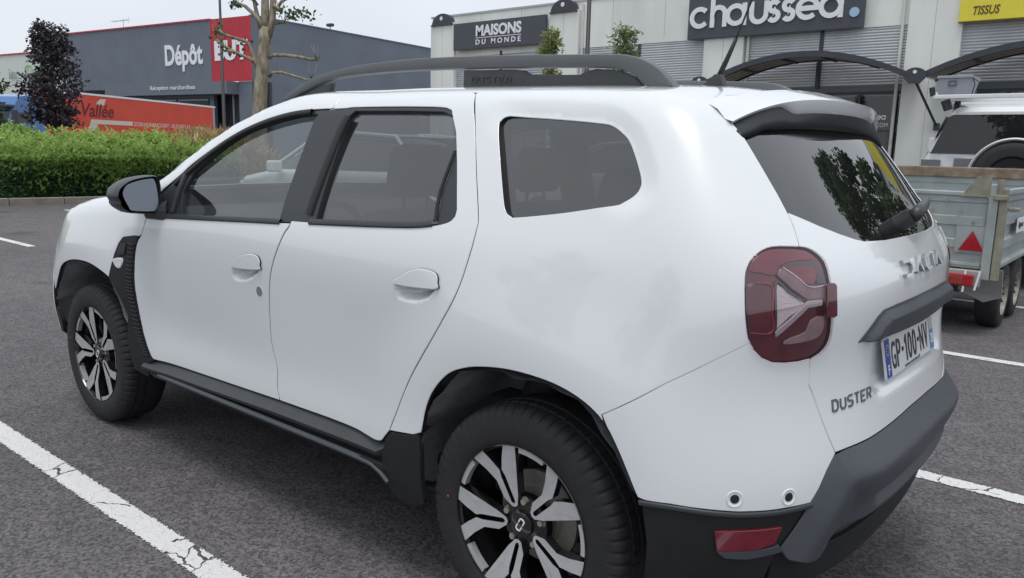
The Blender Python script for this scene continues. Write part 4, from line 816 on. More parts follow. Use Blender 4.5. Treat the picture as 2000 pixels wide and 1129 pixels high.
F_tl_armu=[(.622,-.723,1.112),(.626,-.707,1.127),(.65,-.683,1.106),(.674,-.654,1.081),(.699,-.588,1.084),(.705,-.593,1.053),(.675,-.665,1.054),(.65,-.7,1.08)]
F_tl_arml=[(.636,-.738,.97),(.636,-.739,.983),(.655,-.71,1.009),(.671,-.679,1.036),(.676,-.666,1.049),(.694,-.624,1.05),(.695,-.625,1.038),(.678,-.666,1.035),(.659,-.704,1.002)]
F_tl_left=[(.576,-.783,1.086),(.591,-.767,1.094),(.619,-.741,1.086),(.627,-.748,1.031),(.63,-.747,.981),(.594,-.786,.98),(.584,-.79,1.031)]
F_tl_low=[(.649,-.717,.951),(.66,-.699,.963),(.681,-.661,.975),(.686,-.652,1.002),(.701,-.615,1.009),(.702,-.611,.98),(.695,-.626,.959),(.675,-.67,.952)]
F_tl_upin=[(.635,-.697,1.121),(.648,-.668,1.126),(.667,-.629,1.124),(.677,-.625,1.108),(.679,-.637,1.09),(.67,-.658,1.09),(.654,-.678,1.104)]
F_tl_updk=[(.624,-.704,1.132),(.645,-.662,1.138),(.665,-.618,1.136),(.678,-.6,1.125),(.687,-.597,1.107),(.694,-.6,1.088),(.683,-.627,1.089),(.679,-.619,1.108),(.667,-.628,1.125),(.648,-.667,1.128),(.634,-.696,1.123)]
F_tl_nose=[(.691,-.61,1.084),(.7,-.586,1.084),(.703,-.581,1.079),(.707,-.585,1.054),(.709,-.586,1.039),(.711,-.584,1.011),(.709,-.592,1.008),(.699,-.618,1.012)]
F_tl_top=[(.575,-.769,1.122),(.578,-.752,1.145),(.588,-.728,1.162),(.604,-.699,1.168),(.622,-.668,1.168),(.639,-.637,1.165),(.653,-.613,1.158),(.664,-.608,1.144),(.643,-.658,1.144),(.623,-.704,1.135),(.62,-.726,1.112),(.598,-.749,1.117)]
F_mir_h=[(-1.042,1.153),(-1.037,1.174),(-1.024,1.192),(-.991,1.215),(-.949,1.227),(-.891,1.235),(-.874,1.232),(-.864,1.222),(-.857,1.193),(-.859,1.137),(-.867,1.1),(-.878,1.082),(-.9,1.075),(-.982,1.082),(-.998,1.087),(-1.021,1.102),(-1.033,1.12),(-1.032,1.13),(-1.04,1.145)]
F_mir_g=[(-1.005,1.158),(-1.001,1.175),(-.984,1.197),(-.94,1.213),(-.892,1.221),(-.881,1.218),(-.875,1.199),(-.873,1.158),(-.875,1.117),(-.886,1.096),(-.899,1.089),(-.937,1.089),(-.981,1.094),(-.989,1.107),(-1.001,1.137)]
def proj_dir(phi): c, s = math.cos(phi), math.sin(phi); return np.array([c, s]), np.array([s, -c])
def solve(dom, q):
    """points of the body surface over the plane coordinates q (n x 2)"""
    q = np.asarray(q, float)
    if dom == 'top':
        p = np.c_[q[:, 0], q[:, 1], np.full(len(q), 1.75)]; d = np.array([0, 0, -1.])
    else:
        es, eo = proj_dir(math.radians(dom)); w0 = 1.25 if abs(dom) < 80 else 1.2
        if dom < -50: w0 = 3.9
        p = np.c_[np.outer(q[:, 0], es)+eo*w0, q[:, 1]]; d = np.array([-eo[0], -eo[1], 0])
    for _ in range(34): p = p+Fb(p)[:, None]*.93*d
    for _ in range(5):
        f = Fb(p); g = (Fb(p+d*1e-4)-f)/1e-4; g = np.where(np.abs(g) < .05, -.05, g); p = p-np.clip(f/g, -.02, .02)[:, None]*d
    return p
def to2(dom, P):
    P = np.asarray(P, float)
    if dom == 'top': return P[:, :2].copy()
    es, _ = proj_dir(math.radians(dom)); return np.c_[P[:, :2]@es, P[:, 2]]
def cat(pts, n=6):
    """Catmull-Rom through the points"""
    P = np.asarray(pts, float); Q = np.vstack([2*P[0]-P[1], P, 2*P[-1]-P[-2]]); out = []
    for i in range(1, len(Q)-2):
        for t in np.arange(n)/n:
            a, b, c, d = Q[i-1:i+3]; out.append(.5*(2*b+(c-a)*t+(2*a-5*b+4*c-d)*t*t+(3*b-a-3*c+d)*t**3))
    out.append(P[-1]); return np.array(out)
def catc(pts, n=6):
    P = np.asarray(pts, float); k = len(P); out = []
    for i in range(k):
        a, b, c, d = P[i-1], P[i], P[(i+1) % k], P[(i+2) % k]
        for t in np.arange(n)/n: out.append(.5*(2*b+(c-a)*t+(2*a-5*b+4*c-d)*t*t+(3*b-a-3*c+d)*t**3))
    return np.array(out)
def resamp(Q, step):
    """closed outline to even steps, corners kept"""
    Q = np.asarray(Q, float); Q = Q[np.linalg.norm(Q-np.roll(Q, 1, 0), axis=1) > 1e-5]; out = []
    for i in range(len(Q)):
        a, b = Q[i], Q[(i+1) % len(Q)]; n = max(1, int(round(np.linalg.norm(b-a)/step)))
        for k in range(n): out.append(a+(b-a)*k/n)
    out = np.array(out); keep = [0]
    for i in range(1, len(out)):
        if np.linalg.norm(out[i]-out[keep[-1]]) > step*.35: keep.append(i)
    return out[keep]
def area(Q): x, y = Q[:, 0], Q[:, 1]; return .5*np.sum(x*np.roll(y, -1)-np.roll(x, -1)*y)
def inset(Q, d):
    """move a closed outline inwards by d (outwards for negative)"""
    if area(Q) < 0: Q = Q[::-1]
    e1 = Q-np.roll(Q, 1, 0); e2 = np.roll(Q, -1, 0)-Q
    e1 /= np.linalg.norm(e1, axis=1)[:, None]+1e-9; e2 /= np.linalg.norm(e2, axis=1)[:, None]+1e-9
    n1 = np.c_[-e1[:, 1], e1[:, 0]]; n2 = np.c_[-e2[:, 1], e2[:, 0]]; n = n1+n2; n /= np.linalg.norm(n, axis=1)[:, None]+1e-9
    k = 1/np.clip((n*n1).sum(1), .72, 1); return Q+n*(d*k)[:, None]
def inside(Q, p):
    x, y = p[:, 0], p[:, 1]; c = np.zeros(len(p), bool); a = Q; b = np.roll(Q, -1, 0)
    for i in range(len(Q)):
        x1, y1 = a[i]; x2, y2 = b[i]
        if y1 == y2: continue
        m = ((y1 > y) != (y2 > y)) & (x < (x2-x1)*(y-y1)/(y2-y1)+x1); c ^= m
    return c
def edist(Q, p):
    a = Q; b = np.roll(Q, -1, 0); d = np.full(len(p), 9.)
    for i in range(len(Q)):
        e = b[i]-a[i]; l2 = e@e+1e-12; t = np.clip(((p-a[i])@e)/l2, 0, 1); d = np.minimum(d, np.linalg.norm(p-a[i]-t[:, None]*e, axis=1))
    return d
def pdist(P, p):
    d = np.full(len(p), 9.)
    for i in range(len(P)-1):
        e = P[i+1]-P[i]; t = np.clip(((p-P[i])@e)/(e@e+1e-12), 0, 1); d = np.minimum(d, np.linalg.norm(p-P[i]-t[:, None]*e, axis=1))
    return d
def mesh_np(name, V, Fc, Nn):
    me = bpy.data.meshes.new(name); me.from_pydata(V.tolist(), [], [tuple(f) for f in Fc])
    me.polygons.foreach_set('use_smooth', [True]*len(me.polygons)); me.normals_split_custom_set_from_vertices(Nn.tolist()); return me
CAR = empty('parked_car', (0, 0, 0))
tag(CAR, 'white sport utility car parked between the lines in the foreground', 'car')
def panel(name, outer, mat, dom=0, holes=(), parent=None, off=0., gap=.0030, depth=.018, bev=.0025, step=.03, disp=None, fine=(), both=True, hgap=None, label=None, sym=False):
    """a skin panel cut from the body surface: outer and holes are closed 3D outlines; returns [left, right] objects"""
    Q = [resamp(inset(resamp(to2(dom, outer), step*.5), gap), step*.5)]
    for h in holes: 
        hq = resamp(to2(dom, h), step*.5); Q.append(resamp(inset(hq, -(gap if hgap is None else hgap)), step*.5))
    lo, hi = Q[0].min(0), Q[0].max(0)
    gx, gy = np.meshgrid(np.arange(lo[0], hi[0], step), np.arange(lo[1], hi[1], step*.9)); g = np.c_[gx.ravel(), gy.ravel()]
    pts = [g]
    for fq, fs in fine:
        fq = to2(dom, fq); l2, h2 = fq.min(0)-.02, fq.max(0)+.02; fx, fy = np.meshgrid(np.arange(l2[0], h2[0], fs), np.arange(l2[1], h2[1], fs)); pts.append(np.c_[fx.ravel(), fy.ravel()])
    g = np.concatenate(pts[::-1]); ok = inside(Q[0], g)
    for h in Q[1:]: ok &= ~inside(h, g)
    g = g[ok]; d = np.full(len(g), 9.)
    for q_ in Q: d = np.minimum(d, edist(q_, g))
    g = g[d > step*.22]
    co = [Vector(p) for q_ in Q for p in q_]+[Vector(p) for p in g]; ed = []; b = 0
    for q_ in Q: n = len(q_); ed += [(b+i, b+(i+1) % n) for i in range(n)]; b += n
    vs, es, fs, ov, oe, of = delaunay_2d_cdt(co, ed, [], 0, 1e-6)
    v2 = np.array([(v.x, v.y) for v in vs]); T = np.array([f[:] for f in fs if len(f) == 3]); cen = v2[T].mean(1)
    ok = inside(Q[0], cen)
    for h in Q[1:]: ok &= ~inside(h, cen)
    T = T[ok]
    a2 = v2[T]; sg = (a2[:, 1, 0]-a2[:, 0, 0])*(a2[:, 2, 1]-a2[:, 0, 1])-(a2[:, 1, 1]-a2[:, 0, 1])*(a2[:, 2, 0]-a2[:, 0, 0])
    T[sg < 0] = T[sg < 0][:, ::-1]
    def surf(q2):
        P = solve(dom, q2); N_ = grad(P); dd = np.full(len(q2), off)
        if disp is not None: dd = dd+disp(q2, P)
        return P+N_*dd[:, None], N_
    V, N_ = surf(v2)
    if disp is not None:
        h = .004; A, _ = surf(v2+[h, 0]); B, _ = surf(v2-[h, 0]); Cc, _ = surf(v2+[0, h]); Dd, _ = surf(v2-[0, h])
        M_ = np.cross(A-B, Cc-Dd); M_ /= np.linalg.norm(M_, axis=1)[:, None]; M_[(M_*N_).sum(1) < 0] *= -1; N_ = M_
    # rolled edge and flange along every boundary edge
    from collections import Counter
    ce = Counter(); 
    for t in T:
        for i in range(3): ce[tuple(sorted((t[i], t[(i+1) % 3])))] += 1
    be = [(t[i], t[(i+1) % 3]) for t in T for i in range(3) if ce[tuple(sorted((t[i], t[(i+1) % 3])))] == 1]
    bv = sorted({i for e in be for i in e}); ix = {v: k for k, v in enumerate(bv)}; nb = len(bv)
    tang = np.zeros((nb, 3))
    for a_, b_ in be:
        t = V[b_]-V[a_]; tang[ix[a_]] += t; tang[ix[b_]] += t
    nv = N_[bv]; outw = np.cross(tang, nv); outw /= np.linalg.norm(outw, axis=1)[:, None]+1e-9
    V1 = V[bv]+outw*bev*.75-nv*bev; V2 = V[bv]+outw*bev*.75-nv*depth
    n0 = len(V); VV = np.vstack([V, V1, V2, V1]); NN = np.vstack([N_, (outw+nv)/1.4142, outw, outw])
    faces = [tuple(t) for t in T]
    for a_, b_ in be:
        i, j = ix[a_], ix[b_]; faces += [(b_, a_, n0+i, n0+j), (n0+2*nb+j, n0+2*nb+i, n0+nb+i, n0+nb+j)]
    if dom == 'top': pass
    # outward orientation
    nn = np.cross(V[T[:, 1]]-V[T[:, 0]], V[T[:, 2]]-V[T[:, 0]])
    if (nn*N_[T[:, 0]]).sum() < 0: faces = [f[::-1] for f in faces]
    par = parent if isinstance(parent, (list, tuple)) else [parent or CAR]*2
    nT = len(T); mats = [mat, M_RUB_SHADE] if mat is M_BODY else mat  # deep flange faces of white panels coloured black in place of gap shade
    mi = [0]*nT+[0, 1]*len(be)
    res = [link(name, mesh_np(name, VV, faces, NN), mats, par[0])]
    if both:
        res.append(link(name, mesh_np(name, VV*[1, -1, 1], [f[::-1] for f in faces], NN*[1, -1, 1]), mats, par[1]))
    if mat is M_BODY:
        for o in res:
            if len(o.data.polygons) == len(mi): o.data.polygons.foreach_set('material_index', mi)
    if label:
        for o in res: o['label'] = label
    return res
def mir(P): P = np.array(P, float); P[:, 1] *= -1; return P
def both(mb_f, name, mat, parent=None, **k):
    """the same solid on the left (s = 1) and, mirrored, on the right side"""
    par = parent if isinstance(parent, (list, tuple)) else [parent or CAR]*2; out = []
    for s_ in (1, -1):
        mb = mb_f(); mb.v = [(v[0], v[1]*s_, v[2]) for v in mb.v]; out.append(mb.build(name, mat, par[0 if s_ == 1 else 1], **k))
    return out
# ---- materials of the car
M_BODY = pm('car_white', (.76, .785, .795), .26, coat=1.0, spec=.5, var=.012, vscale=1.5)
M_TRIM = pm('trim_dark', (.040, .045, .050), .42, var=.08, vscale=6)
M_SATIN = pm('satin_black', (.030, .034, .038), .38, var=.05, vscale=5)
M_CLADG = pm('cladding_black', (.013, .0145, .016), .6, spec=.35, var=.15, vscale=10, bump=.10, bscale=420)
M_GREYB = pm('bumper_grey', (.052, .059, .069), .50, var=.06, vscale=8, bump=.06, bscale=420)
M_RAIL = pm('rail_grey', (.115, .124, .130), .48, var=.06, vscale=6)
M_RUB_SHADE = pm('rubber_and_gap_shade', (.012, .012, .013), .6)
M_GLF = glass('front_glass', (.70, .76, .75), 1.95, veil=.02); M_GLR = glass('tinted_glass', (.30, .315, .33), 2.0, veil=.035); M_GLB = glass('rear_glass', (.06, .065, .07), 2.1, veil=.02)
M_INT = pm('interior_dark', (.030, .032, .035), .8, var=.2, vscale=8); M_SEAT = pm('seat_fabric', (.045, .047, .052), .9, var=.2, vscale=40, bump=.2, bscale=300)
M_CHR = pm('chrome', (.75, .76, .78), .15, metal=1)
M_LINER = pm('arch_liner', (.20, .21, .225), .9, var=.35, vscale=7, bump=.35, bscale=60)
# ---- outlines
A = np.array
F_gapR[-1] = tuple(solve('top', A([[-.385, -.648]]))[0]); F_gapB[0] = tuple(solve('top', A([[-1.032, -.652]]))[0])
gB = cat(A(F_gapB), 4); gR = cat(A(F_gapR), 4); dbot = A(F_doorbot)
d_front = cat(A([(-2.085, -.85, 1.068), (-2.10, -.866, 1.03), (-2.128, -.871, .975), (-2.163, -.873, .94), (-2.190, -.876, .87), (-2.199, -.88, .783), (-2.181, -.881, .671), (-2.142, -.88, .538), (-2.090, -.879, .445), (-2.061, -.875, .429)]), 4)
belt = A([(-1.061, -.856, 1.107), (-1.135, -.857, 1.103), (-1.5, -.858, 1.085), (-1.901, -.859, 1.063), (-2.085, -.85, 1.068)])
i5 = 5*4
bot_f = cat(A([(-2.061, -.875, .429), (-1.593, -.86, .436), (-1.143, -.863, .446)]), 6)
o_fdoor = np.vstack([d_front, bot_f[1:], gB[i5:][::-1][1:], belt[1:-1]])
bot_r = np.vstack([A([(-1.143, -.863, .446), (-.859, -.864, .449), (-.693, -.865, .447)]), cat(A([(-.64, -.87, .444), (-.59, -.876, .443), (-.553, -.881, .452), (-.532, -.883, .474)]), 4)])
rtop = solve('top', np.linspace(F_gapR[-1][:2], F_gapB[0][:2], 14)); rtop[0] = F_gapR[-1]; rtop[-1] = F_gapB[0]
o_rdoor = np.vstack([bot_r, gR[1:-1], rtop+[0, 0, .0030], gB[1:-1]])
fw = cat(A(F_fwin), 4)
o_fframe = np.vstack([A([(-1.901, -.859, 1.063), (-1.97, -.853, 1.075), (-2.02, -.846, 1.12)]), fw, gB[4:i5+1][1:], belt[1:3]])
fg = A(F_fglass)
o_fglass = np.vstack([cat(fg[:6], 4), A([(-1.120, -.703, 1.470)]), fg[6:9], A([(-1.823, -.826, 1.172)])])
o_rframe = np.vstack([cat(A(F_rwin)[1:6], 3), cat(A(F_rwin)[6:9], 3)[1:], cat(A(F_rwin)[9:13], 3), A(F_rwin)[13:15], A([(-1.070, -.85, 1.112), (-1.064, -.82, 1.216), (-1.058, -.775, 1.329), (-1.048, -.73, 1.431), (-1.033, -.70, 1.5035)])])
o_rglass = catc(A(F_rglass), 1)
o_qwin = catc(A(F_qwin), 4)
o_bowl = [np.vstack([A(F_dh1), A(F_db1)[::-1][1:-1]]), np.vstack([A(F_dh2), A(F_db2)[::-1][1:-1]])]
aR = cat(A(F_archR), 4)
# ---- doors
def bowl_disp(o3):
    Q = resamp(to2(0, o3), .01)
    def f(q, P): i = inside(Q, q); d = edist(Q, q); return np.where(i, -.030*ss(0, .030, d), 0)
    return f
fd = panel('front_door', o_fdoor, M_BODY, 0, gap=.0042, disp=bowl_disp(o_bowl[0]), fine=[(o_bowl[0], .008)])
rd = panel('rear_door', o_rdoor, M_BODY, 0, gap=.0042, holes=[o_rframe], disp=bowl_disp(o_bowl[1]), fine=[(o_bowl[1], .009)], hgap=.001)
for k, (drs, oh) in enumerate(((fd, F_dh1), (rd, F_dh2))):
    panel('door_handle', catc(A(oh), 3), M_BODY, 0, parent=drs, off=.010, gap=.001, depth=.022, bev=.004, step=.012)
panel('window_frame', o_fframe, M_SATIN, 0, holes=[inset(to2(0, o_fglass), -.008)[:, [0, 0, 1]]*[1, 0, 1]+[0, -.8, 0]], parent=fd, off=-.004, step=.025)
panel('window_frame', o_rframe, M_SATIN, 0, holes=[inset(to2(0, o_rglass), -.006)[:, [0, 0, 1]]*[1, 0, 1]+[0, -.8, 0]], parent=rd, off=-.003, step=.025)
panel('window_pane', inset(to2(0, o_fglass), -.02)[:, [0, 0, 1]]*[1, 0, 1]+[0, -.8, 0], M_GLF, 0, parent=fd, off=-.020, depth=.004, step=.05)
panel('window_pane', inset(to2(0, o_rglass), -.02)[:, [0, 0, 1]]*[1, 0, 1]+[0, -.8, 0], M_GLR, 0, parent=rd, off=-.018, depth=.004, step=.05)
def ribbon(pts3, w, h, dom=0, off=0.):
    """raised strip along a line on the body"""
    P = solve(dom, to2(dom, pts3)); N_ = grad(P); t = np.gradient(P, axis=0); t /= np.linalg.norm(t, axis=1)[:, None]; s_ = np.cross(t, N_); s_ /= np.linalg.norm(s_, axis=1)[:, None]
    rows = [[P[i]+s_[i]*a+N_[i]*(b+off) for a, b in ((-w/2, -.004), (-w/2, h*.7), (-w/4, h), (w/4, h), (w/2, h*.7), (w/2, -.004))] for i in range(len(P))]
    return MB().grid(rows)
fb_ = cat(A([(-1.93, -.859, 1.067), (-1.6, -.858, 1.083), (-1.3, -.857, 1.098), (-1.12, -.857, 1.106)]), 6); both(lambda: ribbon(fb_, .020, .005), 'sill_seal', M_TRIM, fd, smooth=True)
rb_ = cat(A([(-.955, -.854, 1.118), (-.647, -.85, 1.134), (-.452, -.849, 1.147), (-.37, -.847, 1.158)]), 6); both(lambda: ribbon(rb_, .020, .005), 'sill_seal', M_TRIM, rd, smooth=True)
up_ = cat(A([(-.968, -.845, 1.14), (-.955, -.79, 1.28), (-.938, -.725, 1.42), (-.925, -.70, 1.475)]), 6); both(lambda: ribbon(up_, .030, .006), 'front_seal', M_RUB_SHADE, rd, smooth=True)
tp_ = cat(A([(-1.90, -.80, 1.20), (-1.80, -.78, 1.268), (-1.665, -.75, 1.352), (-1.53, -.725, 1.414), (-1.39, -.71, 1.456), (-1.25, -.70, 1.482), (-1.135, -.70, 1.492)]), 5); both(lambda: ribbon(tp_, .020, .008), 'top_seal', M_RUB_SHADE, fd, smooth=True)
sl_ = cat(A([(-1.875, -.85, 1.09), (-1.855, -.82, 1.17), (-1.835, -.80, 1.245)]), 5); both(lambda: ribbon(sl_, .020, .010), 'sail_post', M_TRIM, fd, smooth=True)
dv_ = cat(A([(-.363, -.843, 1.164), (-.376, -.81, 1.247), (-.365, -.757, 1.369)]), 5); both(lambda: ribbon(dv_, .010, .004), 'divider', M_RUB_SHADE, rd, smooth=True)
panel('fixed_corner', A([(-.360, -.843, 1.166), (-.372, -.81, 1.247), (-.361, -.757, 1.360), (-.352, -.765, 1.34), (-.30, -.83, 1.205), (-.298, -.837, 1.188), (-.315, -.843, 1.174)]), M_SATIN, 0, parent=rd, off=-.006, gap=0, step=.03)
def lock_():
    P = solve(0, A([(-1.241, .843)])); N_ = grad(P)[0]; mb = MB().cyl(P[0]-N_*.004, N_, .0185, .006, 20); return mb
lk = both(lock_, 'door_lock', M_CHR, fd, angle=30)
# ---- quarter panel with the side rear window
qt = solve('top', cat(A([F_gapR[-1][:2], (-.10, -.642), (.12, -.636), (.289, -.612), F_dpil[0][:2]]), 5)); qt[0] = F_gapR[-1]; qt[-1] = F_dpil[0]
tail = A(F_tail); t_out = cat(tail[:11], 2); t_in = cat(np.vstack([tail[15:], tail[:1]]), 2); t_bot = cat(tail[10:16], 2)
o_quarter = np.vstack([A([(-.517, -.8828, .500)]), gR[1:-1], qt[:-1]+[0, 0, .0018], A(F_dpil), A(F_rearglass)[1:5], A(F_tggap), t_out[1:], A([(.602, -.80, .955)])*[1, 1, 1], A(F_bumpgap)[::-1], aR[:41][::-1], A([(-.40, -.89, .517)]), A([(-.46, -.888, .508)])])
QW = resamp(to2(35, o_qwin), .02); qc = QW.mean(0)
def q_disp(q, P):
    d = edist(QW, q); r = q-qc; a = np.arctan2(r[:, 1], r[:, 0]); k = ss(-.35, .35, np.cos(a-1.0)); x = np.clip((.052-d)/.052, 0, 1)      # a crease above and behind the glass
    return -.016*np.where(x < .24, x*x/.48, x-.12)*k
qp = panel('quarter_panel', o_quarter, M_BODY, 35, gap=.0020, holes=[o_qwin], step=.028, disp=q_disp, fine=[(inset(to2(35, o_qwin), -.07)@A([[math.cos(math.radians(35)), math.sin(math.radians(35)), 0], [0, 0, 1.]]), .012)], hgap=.0)
qw_in = inset(resamp(to2(35, o_qwin), .015), -.004)@A([[math.cos(math.radians(35)), math.sin(math.radians(35)), 0], [0, 0, 1.]])
panel('quarter_window', qw_in, M_GLR, 35, parent=qp, off=-.018, gap=0, depth=.004, step=.04)
# ---- rear bumper, painted and black
o_bump = np.vstack([A(F_bumpgap), tail[9:16], A(F_tggap2)[1:], A(F_diffL)[1:], A(F_blackline)[::-1][1:], aR[41:-1][::-1]])
def flat_disp(q, P): return np.zeros(len(q))
rb = panel('rear_bumper', o_bump, M_BODY, 45, gap=.0018, step=.028, fine=[])
blk = cat(A(F_blackline), 3)
o_black = np.vstack([blk, A(F_diffR)[1:], A([(.665, -.72, .42), (.63, -.72, .34), (.58, -.79, .33), (.50, -.86, .33), (.42, -.90, .34), (.415, -.90, .45)])])
lb = panel('lower_bumper', o_black, M_CLADG, 45, off=-.006, step=.03)
# flange between paint and plastic
both(lambda: ribbon(cat(A(F_blackline), 4)-[0, 0, .008], .012, .004, 45, .0), 'bumper_lip', M_TRIM, lb, smooth=True)
rf = panel('reflector', A(F_refl), pm('reflector_red', (.15, .008, .020), .15, coat=.8, var=.2, vscale=30), 45, parent=lb, off=.004, gap=0, step=.02, depth=.02)
panel('reflector_surround', A(F_reflstrip), M_GREYB, 45, parent=lb, off=.004, gap=0, step=.02)
def sensor(i):
    def f():
        c0 = A(F_sensors)[i:i+1]; P = solve(45, to2(45, c0)); N_ = grad(P)[0]; mb = MB(); c = P[0]
        t = np.cross(N_, [0, 0, 1.]); t /= np.linalg.norm(t); b = np.cross(N_, t)
        prof = [(.0205, -.004), (.0205, .0008), (.0185, .0016), (.0115, -.001), (.0100, .0012), (.0, .0016)]
        mb.grid([[c+t*r*math.cos(a)+b*r*math.sin(a)+N_*h for a in np.linspace(0, 2*PI, 25)[:-1]] for r, h in prof], closed=True); mb.m = [1 if k >= 3*24 else 0 for k in range(len(mb.f))]; return mb
    return f
for i in (0, 1): both(sensor(i), 'parking_sensor', [M_BODY, M_RUB_SHADE], rb, angle=40)
# ---- centre of the bumper (grey), full width
tb = A(F_tgbot); ZB = F_tgbot[4][2]+.002; tb = np.vstack([tb[:4], A([(.794, -.10, ZB), (.795, 0, ZB)])])
dl = np.vstack([A(F_diffL)[:-1], A(F_diffR), A([(.67, -.70, .43), (.72, -.58, .40), (.76, -.40, .395), (.79, 0, .39)])])
o_diff = np.vstack([dl[::-1], tb[1:-1], mir(tb[::-1]), mir(dl)[1:], ])
o_diff = np.vstack([dl[1:], mir(dl[:-1])[::-1][0:], mir(tb)[:-1], tb[::-1][:-1], dl[:1]])
def d_disp(q, P):
    e = pdist(EDG, np.c_[-np.abs(q[:, 0]), q[:, 1]]); z = q[:, 1]; v = np.abs(q[:, 0])
    x = e/.062; r = .040*np.where(x < .8, x, np.where(x < 1.2, x-(x-.8)**2/.8, 1.))*(1-.35*ss(.42, .6, v))                    # sloping shelf inside the outline
    r = r-.030*ss(.066, .17, e)                                              # face below leans back to the ground
    r = r-.018*ss(.530, .522, z)*(1-ss(.500, .492, z)*0)*ss(.487, .495, z)*(1-ss(.33, .40, v)) # slot of the tow bar cover
    return r-.05*ss(.475, .43, z)*(1-ss(.45, .6, v))
EDG = np.vstack([to2(90, A(F_diffR)[::-1]), to2(90, A(F_diffL)[:-1][::-1]), to2(90, tb)])
df = panel('bumper_centre', o_diff, M_GREYB, 90, step=.0095, disp=d_disp, both=False, bev=.004)
panel('bumper_valance', np.vstack([A([(.70, -.72, .44), (.72, -.60, .41), (.76, -.40, .405), (.79, 0, .40)]), A([(.76, .40, .405), (.72, .60, .41), (.70, .72, .44), (.66, .70, .30), (.70, 0, .28), (.66, -.70, .30)])]), M_CLADG, 90, off=-.025, step=.04, both=False)
# ---- tailgate with its window
rg = A(F_rearglass); rgl = rg[:12].copy(); rgl[11] = (.72, 0, 1.163)
top_gl = cat(A([(.455, -.588, 1.425), (.46, -.50, 1.448), (.475, -.30, 1.458), (.48, 0, 1.462)]), 4)
half = np.vstack([top_gl[::-1], rgl[1:-1]])                       # from the top centre, down the left side, to the bottom
o_rgl = np.vstack([half, A([(.72, 0, 1.163)]), mir(half[1:])[::-1]])
tg_half = np.vstack([A([(.47, 0, 1.475), (.44, -.40, 1.468), (.43, -.575, 1.445)]), rg[1:5], A(F_tggap), t_in[::-1][1:-1], A(F_tggap2), tb[1:-1]])
o_tg = np.vstack([tg_half, A([(.795, 0, ZB)]), mir(tg_half[1:])[::-1]])
def tg_disp(q, P):
    v = np.abs(q[:, 0]); z = q[:, 1]
    d = -.034*ss(.98, .93, z)*ss(.765, .80, z)*(1-ss(.30, .38, v))     # recess of the number plate
    return d+.004*ss(1.165, 1.12, z)*ss(1.0, 1.05, z)*0
tg = panel('tailgate', o_tg, M_BODY, 90, holes=[o_rgl], step=.026, disp=tg_disp, both=False, hgap=.001)[0]
rgp = panel('rear_window', inset(to2(90, o_rgl), -.006)[:, [0, 0, 1]]*[0, 1, 1]+[.6, 0, 0], M_GLB, 90, parent=[tg, tg], off=-.010, depth=.004, step=.04, both=False)[0]
# frit band at the glass edge and lettering parts of the tailgate follow further down
# ---- handle bar over the plate
bt = A(F_bar_top); bb = A(F_bar_bot)
bl = np.vstack([A([(.742, -.462, .928), (.752, -.42, .955), (.757, -.378, .983), (.763, -.345, .996), (.767, -.25, 1.000), (.770, 0, 1.001)])]); bl2 = A([(.770, 0, .918), (.765, -.25, .923), (.75, -.44, .930)])
o_bar = np.vstack([bl, mir(bl[:-1])[::-1], mir(bl2[1:])[::-1], bl2])
BTOP = to2(90, bl)
def bar_disp(q, P): 
    v = np.abs(q[:, 0]); e = pdist(BTOP, np.c_[-v, q[:, 1]])
    return (.024*np.clip(e/.022, 0, 1)-.004*ss(.016, .03, e)-.014*ss(.026, .085, e))*(1-ss(.40, .455, v))
hb = panel('handle_bar', o_bar, M_GREYB, 90, parent=[tg, tg], off=.004, disp=bar_disp, depth=.05, step=.0075, both=False, gap=0)[0]
# ---- roof, bonnet, windscreen, wings, front
wsi = A([(-2.20, -.735, 0), (-2.0, -.715, 0), (-1.8, -.672, 0), (-1.62, -.625, 0), (-1.50, -.585, 0), (-1.44, -.545, 0), (-1.41, -.45, 0), (-1.385, -.25, 0), (-1.375, 0, 0)])
wsb = A([(-2.20, -.735, 0), (-2.28, -.60, 0), (-2.33, -.35, 0), (-2.35, 0, 0)])
wl_ = np.vstack([wsb[::-1][:-1], wsi]); o_ws = np.vstack([wl_, mir(wl_[1:-1])[::-1]])
rear_r = A([F_dpil[0], (.395, -.56, 0), (.41, -.45, 0), (.425, -.25, 0), (.43, 0, 0)])
ro = np.vstack([wsi[::-1], A([(-2.23, -.775, 0), (-2.19, -.835, 0), (-2.10, -.845, 0)]), A([(-2.03, -.842, 0)]), fw, gB[:4][::-1], rtop[::-1][1:-1], qt[:-1], rear_r])
o_roof = np.vstack([ro, mir(ro[1:-1])[::-1]])
roof = panel('roof', o_roof, M_BODY, 'top', step=.04, both=False, gap=.0016)[0]
panel('windscreen', inset(to2('top', o_ws), -.012)@A([[1., 0, 0], [0, 1, 0]]), M_GLF, 'top', off=-.010, depth=.004, step=.06, both=False)
hd_l = A([(-2.37, 0, 0), (-2.35, -.35, 0), (-2.30, -.60, 0), (-2.25, -.76, 0), (-2.39, -.80, 0), (-2.62, -.805, 0), (-2.85, -.79, 0), (-3.05, -.735, 0), (-3.25, -.60, 0), (-3.33, -.35, 0), (-3.36, 0, 0)])
o_hood = np.vstack([hd_l, mir(hd_l[1:-1])[::-1]])
hood = panel('bonnet', o_hood, M_BODY, 'top', step=.05, both=False)[0]
aF = cat(A([(-3.025, -.885, .62), (-2.991, -.897, .676), (-2.932, -.898, .748), (-2.84, -.90, .785), (-2.724, -.906, .804), (-2.581, -.907, .804), (-2.456, -.905, .779), (-2.392, -.903, .758)]), 4)
